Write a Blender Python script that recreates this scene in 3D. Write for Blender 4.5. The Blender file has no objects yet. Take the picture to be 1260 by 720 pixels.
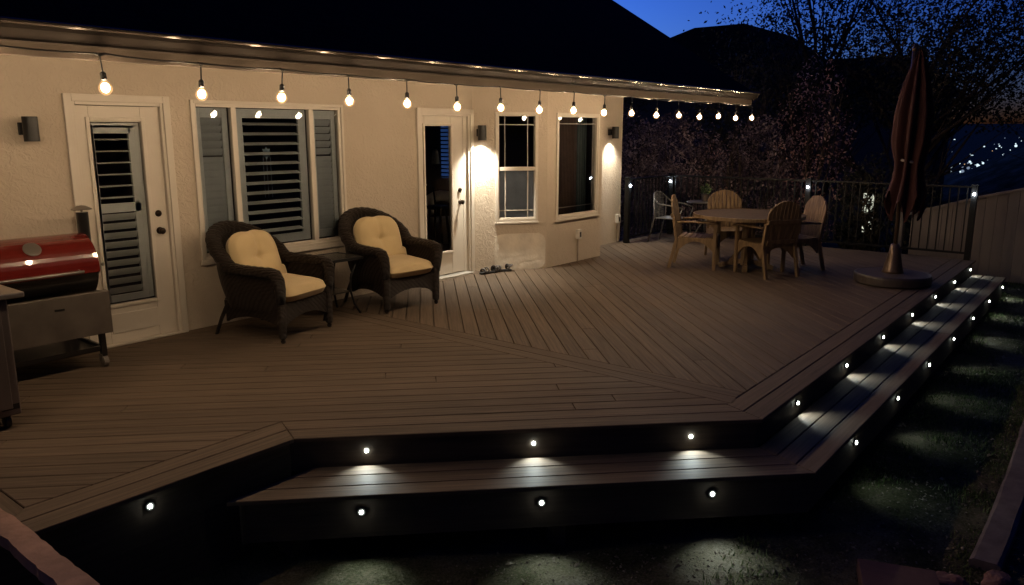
import bpy, bmesh, math, random
from mathutils import Vector, Matrix, noise
random.seed(7)
R = math.radians
PI = math.pi
sc = bpy.context.scene
C = sc.collection

# ------------------------------------------------------------------ helpers
class MB:
    """collects shapes; build() links them as ONE mesh object"""
    def __init__(s):
        s.v = []; s.f = []; s.m = []; s.uv = {}; s.col = {}
        s.M = Matrix.Identity(4); s.mi = 0
    def xf(s, M): s.M = M; return s
    def add(s, vs, fs, uvs=None, col=None):
        b = len(s.v)
        s.v += [tuple(s.M @ Vector(p)) for p in vs]
        for i, f in enumerate(fs):
            k = len(s.f); s.f.append(tuple(b + j for j in f)); s.m.append(s.mi)
            if uvs: s.uv[k] = uvs[i]
            if col is not None: s.col[k] = col
        return s
    def box(s, x0, x1, y0, y1, z0, z1):
        v = [(x0,y0,z0),(x1,y0,z0),(x1,y1,z0),(x0,y1,z0),(x0,y0,z1),(x1,y0,z1),(x1,y1,z1),(x0,y1,z1)]
        return s.add(v, [(0,3,2,1),(4,5,6,7),(0,1,5,4),(1,2,6,5),(2,3,7,6),(3,0,4,7)])
    def bar(s, a, b, w, h, up=(0,0,1)):
        a = Vector(a); b = Vector(b); d = (b-a).normalized(); u = Vector(up)
        r = d.cross(u)
        if r.length < 1e-4: r = d.cross(Vector((1,0,0)))
        r.normalize(); u = r.cross(d)
        v = []
        for p in (a, b):
            for i, j in ((-1,-1),(1,-1),(1,1),(-1,1)): v.append(p + r*i*w/2 + u*j*h/2)
        return s.add(v, [(0,3,2,1),(4,5,6,7),(0,1,5,4),(1,2,6,5),(2,3,7,6),(3,0,4,7)])
    def prism(s, pts, z0, z1):
        n = len(pts)
        v = [(x,y,z0) for x,y in pts] + [(x,y,z1) for x,y in pts]
        return s.add(v, [tuple(range(n-1,-1,-1)), tuple(range(n,2*n))] + [(i,(i+1)%n,n+(i+1)%n,n+i) for i in range(n)])
    def tube(s, path, rad, n=10, cap=True, flat=1.0):
        P = [Vector(p) for p in path]; k = len(P)
        if not isinstance(rad, (list, tuple)): rad = [rad]*k
        t0 = (P[1]-P[0]).normalized()
        u = Vector((0,0,1)) if abs(t0.z) < .9 else Vector((1,0,0))
        u = (u - t0*u.dot(t0)).normalized()
        vs = []
        for i in range(k):
            t = (P[min(i+1,k-1)] - P[max(i-1,0)]).normalized()
            u = (u - t*u.dot(t)).normalized(); w = t.cross(u)
            for j in range(n):
                a = 2*PI*j/n
                vs.append(P[i] + u*math.cos(a)*rad[i] + w*math.sin(a)*rad[i]*flat)
        fs = [(i*n+j, i*n+(j+1)%n, (i+1)*n+(j+1)%n, (i+1)*n+j) for i in range(k-1) for j in range(n)]
        if cap: fs += [tuple(range(n-1,-1,-1)), tuple(range((k-1)*n, k*n))]
        return s.add(vs, fs)
    def lathe(s, prof, n=24, c=(0,0,0)):
        vs = []; 
        for r, z in prof:
            for j in range(n):
                a = 2*PI*j/n; vs.append((c[0]+r*math.cos(a), c[1]+r*math.sin(a), c[2]+z))
        k = len(prof)
        fs = [(i*n+j, i*n+(j+1)%n, (i+1)*n+(j+1)%n, (i+1)*n+j) for i in range(k-1) for j in range(n)]
        fs += [tuple(range(n-1,-1,-1)), tuple(range((k-1)*n, k*n))]
        return s.add(vs, fs)
    def ball(s, c, r, n=12, sz=1.0):
        prof = [(max(1e-4, r*math.sin(PI*i/n)), -r*sz*math.cos(PI*i/n)) for i in range(n+1)]
        return s.lathe(prof, n*2 if n < 10 else 20, c)
    def build(s, name, mats, parent=None, smooth=False, bevel=0, sub=0, loc=None, auto=None):
        me = bpy.data.meshes.new(name); me.from_pydata(s.v, [], s.f)
        if not isinstance(mats, (list, tuple)): mats = [mats]
        for m in mats: me.materials.append(m)
        me.polygons.foreach_set('material_index', s.m)
        if s.uv:
            l = me.uv_layers.new(name='UVMap'); 
            for k, u in s.uv.items():
                for q, li in enumerate(me.polygons[k].loop_indices): l.data[li].uv = u[q]
        if s.col:
            ca = me.attributes.new('rnd', 'FLOAT', 'FACE')
            ca.data.foreach_set('value', [s.col.get(i, .5) for i in range(len(s.f))])
        if smooth: me.polygons.foreach_set('use_smooth', [True]*len(s.f))
        me.update()
        o = bpy.data.objects.new(name, me); C.objects.link(o)
        if parent: o.parent = parent
        if loc: o.location = loc
        if bevel:
            b = o.modifiers.new('b', 'BEVEL'); b.width = bevel; b.segments = 2; b.limit_method = 'ANGLE'; b.angle_limit = R(40)
            b.harden_normals = False
        if sub:
            b = o.modifiers.new('s', 'SUBSURF'); b.levels = sub; b.render_levels = sub
        return o

def tag(o, label=None, cat=None, group=None, kind=None):
    if label: o['label'] = label
    if cat: o['category'] = cat
    if group: o['group'] = group
    if kind: o['kind'] = kind
    return o
def empty(name, loc=(0,0,0), rz=0, label=None, cat=None, group=None):
    o = bpy.data.objects.new(name, None); C.objects.link(o)
    o.location = loc; o.rotation_euler = (0,0,rz); o.empty_display_size = .1
    return tag(o, label, cat, group)
def struct(o): o['kind'] = 'structure'; return o
def copy_tree(o, parent=None):
    c = o.copy(); C.objects.link(c)
    if parent: c.parent = parent
    for ch in list(o.children): copy_tree(ch, c)
    return c

# ------------------------------------------------------------------ materials
def nt(name):
    m = bpy.data.materials.new(name); m.use_nodes = True
    n = m.node_tree; b = n.nodes['Principled BSDF']
    return m, n, b
def L(n, a, b): n.links.new(a, b)
def node(n, t, **kw):
    x = n.nodes.new(t)
    for k, v in kw.items():
        if k in x.inputs: x.inputs[k].default_value = v
        else: setattr(x, k, v)
    return x
def ramp(n, fac, stops):
    r = n.nodes.new('ShaderNodeValToRGB'); e = r.color_ramp.elements
    while len(e) < len(stops): e.new(.5)
    for i, (p, c) in enumerate(stops):
        e[i].position = p; e[i].color = (*c, 1)
    L(n, fac, r.inputs[0]); return r.outputs[0]
def mat(name, col, rough=.6, metal=0, var=.12, scale=8, bump=0, bscale=60, spec=.5, coat=0, sheen=0):
    m, n, b = nt(name)
    tc = node(n, 'ShaderNodeTexCoord'); 
    no = node(n, 'ShaderNodeTexNoise', Scale=scale, Detail=5.0); L(n, tc.outputs['Object'], no.inputs['Vector'])
    lo = tuple(c*(1-var) for c in col); hi = tuple(min(1,c*(1+var)) for c in col)
    L(n, ramp(n, no.outputs[0], [(.3,lo),(.7,hi)]), b.inputs['Base Color'])
    b.inputs['Roughness'].default_value = rough; b.inputs['Metallic'].default_value = metal
    b.inputs['Specular IOR Level'].default_value = spec
    b.inputs['Coat Weight'].default_value = coat
    if sheen: b.inputs['Sheen Weight'].default_value = sheen
    if bump:
        n2 = node(n, 'ShaderNodeTexNoise', Scale=bscale, Detail=6.0); L(n, tc.outputs['Object'], n2.inputs['Vector'])
        bp = node(n, 'ShaderNodeBump', Strength=bump, Distance=.01); L(n, n2.outputs[0], bp.inputs['Height']); L(n, bp.outputs[0], b.inputs['Normal'])
    return m
def emit(name, col, s):
    m = bpy.data.materials.new(name); m.use_nodes = True; n = m.node_tree; n.nodes.clear()
    e = node(n, 'ShaderNodeEmission'); e.inputs[0].default_value = (*col,1); e.inputs[1].default_value = s
    o = node(n, 'ShaderNodeOutputMaterial'); L(n, e.outputs[0], o.inputs[0]); return m

def stucco():
    m, n, b = nt('stucco')
    tc = node(n, 'ShaderNodeTexCoord')
    big = node(n, 'ShaderNodeTexNoise', Scale=1.1, Detail=6.0, Roughness=.6); L(n, tc.outputs['Object'], big.inputs['Vector'])
    L(n, ramp(n, big.outputs[0], [(.3,(.53,.45,.355)),(.55,(.58,.495,.40)),(.75,(.62,.535,.435))]), b.inputs['Base Color'])
    b.inputs['Roughness'].default_value = .9
    v = node(n, 'ShaderNodeTexNoise', Scale=17.0, Detail=5.0, Roughness=.6, Distortion=1.2); L(n, tc.outputs['Object'], v.inputs['Vector'])
    r = node(n, 'ShaderNodeMapRange'); r.inputs[1].default_value = .45; r.inputs[2].default_value = .6; L(n, v.outputs[0], r.inputs[0])
    f = node(n, 'ShaderNodeTexNoise', Scale=120.0, Detail=3.0); L(n, tc.outputs['Object'], f.inputs['Vector'])
    a = node(n, 'ShaderNodeMath', operation='MULTIPLY_ADD'); L(n, f.outputs[0], a.inputs[0]); a.inputs[1].default_value = .3; L(n, r.outputs[0], a.inputs[2])
    bp = node(n, 'ShaderNodeBump', Strength=.55, Distance=.006); L(n, a.outputs[0], bp.inputs['Height']); L(n, bp.outputs[0], b.inputs['Normal'])
    return m
def decking(name, lo, hi):
    m, n, b = nt(name)
    uv = node(n, 'ShaderNodeUVMap'); at = node(n, 'ShaderNodeAttribute', attribute_name='rnd')
    mp = node(n, 'ShaderNodeMapping'); mp.inputs['Scale'].default_value = (1.6, 45, 1); L(n, uv.outputs[0], mp.inputs[0])
    g = node(n, 'ShaderNodeTexNoise', Scale=1.0, Detail=7.0, Roughness=.65); L(n, mp.outputs[0], g.inputs['Vector'])
    tc = node(n, 'ShaderNodeTexCoord')
    big = node(n, 'ShaderNodeTexNoise', Scale=1.3, Detail=6.0); L(n, tc.outputs['Object'], big.inputs['Vector'])
    a = node(n, 'ShaderNodeMath', operation='MULTIPLY_ADD'); L(n, at.outputs['Fac'], a.inputs[0]); a.inputs[1].default_value = .10; 
    a2 = node(n, 'ShaderNodeMath', operation='MULTIPLY_ADD'); L(n, g.outputs[0], a2.inputs[0]); a2.inputs[1].default_value = .75
    a3 = node(n, 'ShaderNodeMath', operation='MULTIPLY'); L(n, big.outputs[0], a3.inputs[0]); a3.inputs[1].default_value = .22
    L(n, a3.outputs[0], a2.inputs[2]); L(n, a2.outputs[0], a.inputs[2])
    L(n, ramp(n, a.outputs[0], [(.3,lo),(.78,hi)]), b.inputs['Base Color'])
    rr = node(n, 'ShaderNodeMapRange'); rr.inputs[3].default_value = .6; rr.inputs[4].default_value = .85; L(n, big.outputs[0], rr.inputs[0]); L(n, rr.outputs[0], b.inputs['Roughness'])
    bp = node(n, 'ShaderNodeBump', Strength=.35, Distance=.003); L(n, g.outputs[0], bp.inputs['Height']); L(n, bp.outputs[0], b.inputs['Normal'])
    b.inputs['Specular IOR Level'].default_value = .25
    return m
def wicker():
    m, n, b = nt('wicker')
    tc = node(n, 'ShaderNodeTexCoord')
    def wv(d, s):
        w = node(n, 'ShaderNodeTexWave', Scale=s, Distortion=.6, Detail=1.0); w.bands_direction = d; w.inputs['Detail Scale'].default_value = 2
        L(n, tc.outputs['Object'], w.inputs['Vector']); return w.outputs['Fac']
    x = wv('DIAGONAL', 13); z = wv('Z', 26)
    mu = node(n, 'ShaderNodeMath', operation='MULTIPLY'); L(n, x, mu.inputs[0]); L(n, z, mu.inputs[1])
    ad = node(n, 'ShaderNodeMath', operation='MULTIPLY_ADD'); L(n, z, ad.inputs[0]); ad.inputs[1].default_value = .5; L(n, mu.outputs[0], ad.inputs[2])
    L(n, ramp(n, ad.outputs[0], [(.05,(.012,.007,.005)),(.7,(.022,.014,.010)),(1,(.042,.027,.020))]), b.inputs['Base Color'])
    b.inputs['Roughness'].default_value = .5; b.inputs['Specular IOR Level'].default_value = .35
    bp = node(n, 'ShaderNodeBump', Strength=1.0, Distance=.012); L(n, ad.outputs[0], bp.inputs['Height']); L(n, bp.outputs[0], b.inputs['Normal'])
    return m
def glass(name, tint=(.9,.92,.95), refl=1.0):
    m = bpy.data.materials.new(name); m.use_nodes = True; n = m.node_tree; n.nodes.clear()
    t = node(n, 'ShaderNodeBsdfTransparent'); t.inputs[0].default_value = (*tint,1)
    g = node(n, 'ShaderNodeBsdfGlossy'); g.inputs['Roughness'].default_value = .015; g.inputs[0].default_value = (.9,.93,1,1)
    fr = node(n, 'ShaderNodeFresnel', IOR=1.5)
    mx = node(n, 'ShaderNodeMixShader'); L(n, fr.outputs[0], mx.inputs[0]); L(n, t.outputs[0], mx.inputs[1]); L(n, g.outputs[0], mx.inputs[2])
    o = node(n, 'ShaderNodeOutputMaterial'); L(n, mx.outputs[0], o.inputs[0]); return m
def leafmat(name, cols, trans=.25):
    m, n, b = nt(name)
    at = node(n, 'ShaderNodeAttribute', attribute_name='rnd')
    k = len(cols)
    L(n, ramp(n, at.outputs['Fac'], [(i/(k-1), c) for i, c in enumerate(cols)]), b.inputs['Base Color'])
    b.inputs['Roughness'].default_value = .65; b.inputs['Specular IOR Level'].default_value = .2
    tr = node(n, 'ShaderNodeBsdfTranslucent'); L(n, b.inputs['Base Color'].links[0].from_socket, tr.inputs[0])
    mx = node(n, 'ShaderNodeMixShader'); mx.inputs[0].default_value = trans
    out = n.nodes['Material Output']; L(n, b.outputs[0], mx.inputs[1]); L(n, tr.outputs[0], mx.inputs[2]); L(n, mx.outputs[0], out.inputs[0])
    return m
def teak():
    m, n, b = nt('teak')
    tc = node(n, 'ShaderNodeTexCoord'); mp = node(n, 'ShaderNodeMapping'); mp.inputs['Scale'].default_value = (30,30,3); L(n, tc.outputs['Object'], mp.inputs[0])
    g = node(n, 'ShaderNodeTexNoise', Scale=1.0, Detail=6.0); L(n, mp.outputs[0], g.inputs['Vector'])
    L(n, ramp(n, g.outputs[0], [(.3,(.13,.085,.045)),(.7,(.27,.18,.095))]), b.inputs['Base Color']); b.inputs['Roughness'].default_value = .55
    return m
def shingle():
    m, n, b = nt('shingle')
    tc = node(n, 'ShaderNodeTexCoord'); br = node(n, 'ShaderNodeTexBrick', Scale=4.0); br.inputs['Color1'].default_value = (.012,.010,.009,1); br.inputs['Color2'].default_value = (.02,.017,.014,1); br.inputs['Mortar'].default_value = (.006,.006,.006,1)
    L(n, tc.outputs['Object'], br.inputs['Vector']); L(n, br.outputs[0], b.inputs['Base Color']); b.inputs['Roughness'].default_value = .95; b.inputs['Specular IOR Level'].default_value = .05
    return m
def lawnmat():
    m, n, b = nt('lawn')
    tc = node(n, 'ShaderNodeTexCoord')
    a = node(n, 'ShaderNodeTexNoise', Scale=1.3, Detail=8.0, Roughness=.65); L(n, tc.outputs['Object'], a.inputs['Vector'])
    f = node(n, 'ShaderNodeTexNoise', Scale=60.0, Detail=6.0, Roughness=.7); L(n, tc.outputs['Object'], f.inputs['Vector'])
    ad = node(n, 'ShaderNodeMath', operation='MULTIPLY_ADD'); L(n, f.outputs[0], ad.inputs[0]); ad.inputs[1].default_value = .5; L(n, a.outputs[0], ad.inputs[2])
    L(n, ramp(n, ad.outputs[0], [(.5,(.03,.024,.017)),(.66,(.045,.05,.022)),(.78,(.10,.09,.055)),(.95,(.2,.175,.13))]), b.inputs['Base Color'])
    b.inputs['Roughness'].default_value = .95; b.inputs['Specular IOR Level'].default_value = .03
    bp = node(n, 'ShaderNodeBump', Strength=1.0, Distance=.03); L(n, f.outputs[0], bp.inputs['Height']); L(n, bp.outputs[0], b.inputs['Normal'])
    return m

def frosted(name, col, s):  # see-through shell with faint emission imitating the glow around a source
    m = bpy.data.materials.new(name); m.use_nodes = True; n = m.node_tree; n.nodes.clear()
    t = node(n, 'ShaderNodeBsdfTransparent'); t.inputs[0].default_value = (.97,.95,.9,1)
    e = node(n, 'ShaderNodeEmission'); e.inputs[0].default_value = (*col,1); e.inputs[1].default_value = s
    a = node(n, 'ShaderNodeAddShader'); o = node(n, 'ShaderNodeOutputMaterial')
    L(n, t.outputs[0], a.inputs[0]); L(n, e.outputs[0], a.inputs[1]); L(n, a.outputs[0], o.inputs[0]); return m
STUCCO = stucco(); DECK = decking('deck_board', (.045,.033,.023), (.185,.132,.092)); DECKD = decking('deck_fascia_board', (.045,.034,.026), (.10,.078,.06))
WICKER = wicker(); TEAK = teak(); SHING = shingle(); LAWN = lawnmat()
TRIM = mat('white_trim_paint', (.66,.60,.52), .45, var=.04, scale=3, bump=.05, bscale=40)
SHUT = mat('shutter_paint', (.66,.68,.63), .45, var=.04)
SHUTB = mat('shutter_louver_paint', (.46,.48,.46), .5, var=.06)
GLASS = glass('window_glass'); SCREEN = mat('insect_screen', (.30,.33,.37), .6)
BLACK = mat('black_metal', (.012,.012,.013), .45, var=.2)
BRONZE = mat('bronze_hardware', (.03,.02,.014), .35, .8)
RAILM = mat('railing_metal', (.006,.006,.006), .45, .0, spec=.25)
GUT = mat('gutter_paint', (.06,.048,.04), .25, .35, var=.08, scale=2)
FASC = mat('fascia_paint', (.085,.067,.053), .3, var=.08, scale=2)
SOFF = mat('soffit_wood', (.12,.09,.07), .8)
DARK = mat('room_wall', (.10,.075,.06), .9)
CUSH = mat('cushion_fabric', (.60,.46,.25), .9, var=.06, scale=5, bump=.15, bscale=350, sheen=.2)
STEEL = mat('brushed_steel', (.36,.33,.30), .38, .85, var=.12, scale=3, bump=.05, bscale=80)
CABM = mat('cabinet_metal', (.17,.14,.13), .4, .6, var=.15, scale=3)
REDM = mat('red_enamel', (.14,.011,.008), .25, 0, var=.1, scale=3, coat=.8)
BLKE = mat('black_enamel', (.012,.011,.011), .3, coat=.3)
RUST = mat('umbrella_canvas', (.045,.010,.007), .85, var=.15, scale=6, bump=.2, bscale=250)
POLE = mat('umbrella_pole_metal', (.14,.095,.065), .35, .5)
BASEM = mat('umbrella_base_resin', (.07,.055,.045), .45, bump=.15, bscale=50)
FENCE = mat('fence_vinyl', (.21,.175,.145), .6, var=.08, scale=2, bump=.1, bscale=20)
PLASTW = mat('white_plastic', (.65,.62,.56), .4)
TABLET = mat('smoked_table_top', (.05,.045,.04), .25)
CONC = mat('concrete_curbing', (.11,.085,.075), .9, var=.25, scale=10, bump=.5, bscale=70)
STONE = mat('red_sandstone', (.16,.075,.06), .85, var=.3, scale=7, bump=.5, bscale=30)
PAVER = mat('red_paver', (.08,.035,.03), .8, var=.15, scale=20, bump=.3, bscale=90)
BARK = mat('bark', (.05,.035,.028), .95, var=.3, scale=20, bump=.8, bscale=40)
PLANK = mat('rough_plank', (.30,.17,.12), .85, var=.3, scale=9, bump=.6, bscale=25)
BULBE = emit('bulb_glow', (1.0,.73,.47), 640)
LEDE = emit('led_glow', (.93,1.0,.93), 60)
PLED = emit('post_led_glow', (.85,.93,1.0), 70)
LEAFD = leafmat('leaf_dark', [(.012,.014,.012),(.03,.032,.022),(.06,.05,.035)])
LEAFP = leafmat('leaf_plum', [(.07,.05,.055),(.17,.125,.13),(.36,.28,.28)])
LEAFB = leafmat('blossom', [(.16,.08,.07),(.38,.22,.2),(.55,.38,.34)])
LEAFG = leafmat('leaf_green', [(.03,.06,.02),(.09,.14,.05),(.25,.3,.16)])
GRASS = leafmat('grass_blade', [(.03,.045,.012),(.07,.11,.03),(.15,.17,.07)], .15)

# ------------------------------------------------------------------ deck boards
def clip(poly, hp):
    """poly: list of (x,y); keep a*x+b*y<=c for each half plane"""
    for a, b, c in hp:
        out = []
        for i in range(len(poly)):
            p, q = poly[i], poly[(i+1) % len(poly)]
            dp, dq = a*p[0]+b*p[1]-c, a*q[0]+b*q[1]-c
            if dp <= 0: out.append(p)
            if (dp < 0 < dq) or (dq < 0 < dp):
                t = dp/(dp-dq); out.append((p[0]+(q[0]-p[0])*t, p[1]+(q[1]-p[1])*t))
        poly = out
        if len(poly) < 3: return []
    return poly
def board(mb, poly, d, z, th=.025):
    n = len(poly); off = random.random()*30
    def uv(p): return (p[0]*d[0]+p[1]*d[1]+off, -p[0]*d[1]+p[1]*d[0]+off)
    e = .004
    cx = sum(p[0] for p in poly)/n; cy = sum(p[1] for p in poly)/n
    col = random.random()
    # small chamfer: inset top
    top = []
    for i in range(n):
        p0, p, p1 = poly[i-1], poly[i], poly[(i+1) % n]
        a = Vector((p[0]-p0[0], p[1]-p0[1])); b_ = Vector((p1[0]-p[0], p1[1]-p[1]))
        if a.length < 1e-6 or b_.length < 1e-6: top.append(p); continue
        a.normalize(); b_.normalize(); na = Vector((-a.y, a.x)); nb = Vector((-b_.y, b_.x)); m_ = (na+nb)
        if m_.length < 1e-3: top.append(p); continue
        m_ = m_/max(.4, m_.length_squared/2)
        top.append((p[0]+m_.x*e, p[1]+m_.y*e))
    v = [(x,y,z) for x,y in top] + [(x,y,z-e) for x,y in poly] + [(x,y,z-th) for x,y in poly]
    fs = [tuple(range(n))] + [(n+i,n+(i+1)%n,(i+1)%n,i) for i in range(n)] + [(2*n+i,2*n+(i+1)%n,n+(i+1)%n,n+i) for i in range(n)]
    P = top + poly + poly
    mb.add(v, fs, [[uv(P[j]) for j in f] for f in fs], col)
def ccw(p):
    a = sum(p[i][0]*p[(i+1)%len(p)][1]-p[(i+1)%len(p)][0]*p[i][1] for i in range(len(p)))
    return p if a > 0 else p[::-1]
S2 = 2**-.5
BW, GAP = .14, .007
def field(mb, d, lo, hi, clipf, z):
    """boards along d, stacked along n=(-dy,dx) from lo to hi"""
    nx, ny = -d[1], d[0]
    t = lo
    while t < hi:
        a, b = t+GAP/2, t+BW-GAP/2+.0
        q = [(d[0]*s+nx*o, d[1]*s+ny*o) for s, o in ((-30,a),(30,a),(30,b),(-30,b))]
        poly = clip(ccw(q), clipf((a+b)/2))
        if poly:
            poly = ccw(poly); c0 = random.uniform(-4.9,0)-20
            ts = [p[0]*d[0]+p[1]*d[1] for p in poly]
            while c0 < max(ts):
                seg = clip(poly, [(-d[0],-d[1],-(c0+.002)),(d[0],d[1],c0+4.87)])
                if len(seg) >= 3: board(mb, ccw(seg), d, z)
                c0 += 4.872
        t += BW
dk = MB()
YW = -.003
# outline corners
PL0 = (.99,-3.0); P0 = (2.69,-3.0); P1 = (4.81,-5.12); XR = 13.06
K = P0[0]+P0[1]      # diag line x+y=K (lower bound)  -> -0.31
def inset(k):   # border inner offset
    return (-3.0+k, K+k*2**.5, -5.12+k, 1.0+k)
yl, kk, yr, xl = inset(.297)
# left field: boards along (1,-1): constant x+y
def cl(o):
    # n for d=(S2,-S2) is (S2,S2): o = (x+y)/sqrt2
    s = o*2**.5
    hp = [(0,1,-.147),(-1,0,-xl),(1,0,4.965)]
    if s < kk: hp.append((0,-1,-yl))
    return hp
field(dk, (S2,-S2), kk/2**.5-.14*11, 6.0, cl, 0)
# right field: boards along (1,1): constant x-y ; n=(-S2,S2)
field(dk, (S2,S2), -15.0, 0.2, lambda o: [(0,1,-.147),(0,-1,-yr),(-1,0,-5.25),(1,0,XR-.15)], 0)
# seam (breaker) boards
board(dk, ccw([(4.970,-4.862),(5.106,-4.823),(5.106,-.145),(4.970,-.145)]), (0,1), 0)
board(dk, ccw([(5.112,-4.823),(5.246,-4.823),(5.246,-.145),(5.112,-.145)]), (0,1), 0)
# border boards (mitred): two rows
def mitre(k):
    # points of the offset outline
    t = math.tan(R(22.5))
    return [(1.0+k,-.147),(1.0+k,-3.0+k),(P0[0]+k*t,-3.0+k),(P1[0]+k*t,-5.12+k),(XR,-5.12+k)]
for a, b in ((-.012,.142),(.149,.290)):
    A, B = mitre(a), mitre(b)
    g = .003
    for i in range(4):
        a0, a1, b1, b0 = A[i], A[i+1], B[i+1], B[i]
        d = Vector((a1[0]-a0[0], a1[1]-a0[1])).normalized()
        a1 = (a1[0]-d.x*g, a1[1]-d.y*g); b1 = (b1[0]-d.x*g, b1[1]-d.y*g)
        # split long boards
        Ltot = max(abs(a1[0]-a0[0]), abs(a1[1]-a0[1])); ns = max(1, round(Ltot/4.2))
        for s in range(ns):
            f0, f1 = s/ns, (s+1)/ns
            lp = lambda p, q, f: (p[0]+(q[0]-p[0])*f, p[1]+(q[1]-p[1])*f)
            e0 = .002/Ltot if s else 0
            board(dk, ccw([lp(a0,a1,f0+e0), lp(a0,a1,f1), lp(b0,b1,f1), lp(b0,b1,f0+e0)]), (d.x,d.y), 0)
# border along the wall and the far end
for x0, x1 in ((1.0,4.7),(4.705,7.6),(7.605,13.06)):
    board(dk, ccw([(x0,-.14),(x1,-.14),(x1,YW),(x0,YW)]), (1,0), 0)
board(dk, ccw([(XR-.145,-4.82),(XR,-4.82),(XR,-.147),(XR-.145,-.147)]), (0,1), 0)
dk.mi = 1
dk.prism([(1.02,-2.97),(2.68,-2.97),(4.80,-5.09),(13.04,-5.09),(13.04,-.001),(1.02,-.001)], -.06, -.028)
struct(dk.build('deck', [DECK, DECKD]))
# fascia of the upper level
fa = MB()
def face_board(mb, p, q, z0, z1, th=.022):
    d = Vector((q[0]-p[0], q[1]-p[1])).normalized(); n = Vector((-d.y, d.x))   # n points to the deck when p->q ccw
    off = random.random()*20
    Ln = (Vector(q)-Vector(p)).length
    v = [(p[0],p[1],z0),(q[0],q[1],z0),(q[0],q[1],z1),(p[0],p[1],z1)]
    v += [(x+n.x*th,y+n.y*th,z) for x,y,z in v]
    fs = [(0,1,2,3),(5,4,7,6),(3,2,6,7),(0,4,5,1),(0,3,7,4),(1,5,6,2)]
    uvp = [(off,z0),(off+Ln,z0),(off+Ln,z1),(off,z1)]*2
    mb.add(v, fs, [[uvp[j] for j in f] for f in fs], random.random())
FU = [(1.02,-.01),(1.02,-2.972),(2.679,-2.972),(4.799,-5.092),(13.035,-5.092),(13.035,-.01)]
for p, q in zip(FU[:-1], FU[1:]):
    lowz = -.63 if p[0] < 2 or q[0] < 3 else -.2
    face_board(fa, p, q, lowz if p[0] < 2.6 else (-.36 if p[0] > 12 else -.225), -.0275)
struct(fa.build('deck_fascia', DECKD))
# lower step: tread at z=-.20
st = MB(); ZS = -.20; TD = .42
t = math.tan(R(22.5))
def so(k):   # outline offset outward by k from the upper outline
    return (P0[0]-k*t, -3.0-k), (P1[0]-k*t, -5.12-k)
YE = -3.075
for i, (a, b) in enumerate(((.0,.136),(.142,.278),(.284,.42))):
    (_, A1), (_, B1) = so(a), so(b)
    # diag board: between offsets a and b, clipped at y<=YE
    ka, kb = K-a*2**.5, K-b*2**.5
    board(st, ccw([(ka-YE,YE),(A1[0]-.002,ka-A1[0]+.002),(B1[0]-.002,kb-B1[0]+.002),(kb-YE,YE)]), (S2,-S2), ZS)
    xs = [A1[0]+.002, 8.9, 12.98]
    board(st, ccw([(A1[0]+.002,-5.12-a),(8.9,-5.12-a),(8.9,-5.12-b),(B1[0]+.002,-5.12-b)]), (1,0), ZS)
    board(st, ccw([(8.903,-5.12-a),(12.98,-5.12-a),(12.98,-5.12-b),(8.903,-5.12-b)]), (1,0), ZS)
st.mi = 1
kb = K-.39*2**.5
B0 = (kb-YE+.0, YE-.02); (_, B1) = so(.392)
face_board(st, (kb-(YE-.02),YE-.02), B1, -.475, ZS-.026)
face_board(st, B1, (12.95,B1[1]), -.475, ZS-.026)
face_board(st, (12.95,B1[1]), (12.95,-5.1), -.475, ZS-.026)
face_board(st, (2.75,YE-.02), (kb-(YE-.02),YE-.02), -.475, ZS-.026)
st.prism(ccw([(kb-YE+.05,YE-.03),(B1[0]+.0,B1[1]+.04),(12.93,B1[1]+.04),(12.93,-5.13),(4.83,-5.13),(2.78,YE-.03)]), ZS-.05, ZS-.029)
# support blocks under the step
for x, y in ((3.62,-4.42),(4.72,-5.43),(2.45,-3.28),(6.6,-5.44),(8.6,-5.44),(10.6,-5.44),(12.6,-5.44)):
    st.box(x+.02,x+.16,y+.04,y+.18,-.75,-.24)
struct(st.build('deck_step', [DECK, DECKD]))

# ------------------------------------------------------------------ riser lights
g_up = 'small lights along the upper riser'; g_lo = 'small lights along the lower riser'
def make_led():
    e = empty('step_light')
    mb = MB().xf(Matrix.Rotation(R(90),4,'X'))
    mb.lathe([(.024,0),(.024,.006),(.020,.010),(.015,.011)], 16); mb.build('bezel', BLACK, e, smooth=False)
    mb = MB().xf(Matrix.Rotation(R(90),4,'X')); mb.ball((0,0,.013), .0115, 12, .7); mb.mi = 1; mb.ball((0,0,.011), .021, 12, .75); mb.build('lens', [LEDE, frosted('led_halo_dome', (.9,1,.9), .16)], e, smooth=True)  # outer dome's faint emission imitates a lens halo
    return e
led0 = make_led(); used = [False]
def led(p, rz, label, group, power=1.0, out=1.0, cone=112):
    o = led0 if not used[0] else copy_tree(led0); used[0] = True
    o.location = p; o.rotation_euler = (0,0,rz); tag(o, label, 'step light', group)
    ld = bpy.data.lights.new('step_light_beam', 'SPOT'); ld.energy = LEDW*power; ld.color = (.80,.96,1.0); ld.spot_size = R(cone); ld.spot_blend = .55 if cone > 100 else 1.0; ld.shadow_soft_size = .012
    lo = bpy.data.objects.new('step_light_beam', ld); C.objects.link(lo)
    d = Vector((math.sin(rz), -math.cos(rz), 0))
    lo.location = Vector(p) + d*.022
    aim = d*out + Vector((0,0,-1)); lo.rotation_euler = aim.to_track_quat('-Z','Y').to_euler()
LEDW = 10.5
ORD = ['first','second','third','fourth','fifth','sixth','seventh']
nd = R(-45)
for i, (x, y) in enumerate(((3.02,-3.29),(3.765,-4.035),(4.50,-4.77))):
    kx = (K+.04) - (x+y); x += kx/2; y += kx/2
    led((x-.004,y-.004,-.108), nd, 'round white light on the diagonal upper riser, %s from the left' % ORD[i], g_up, .7, 1.2)
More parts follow.
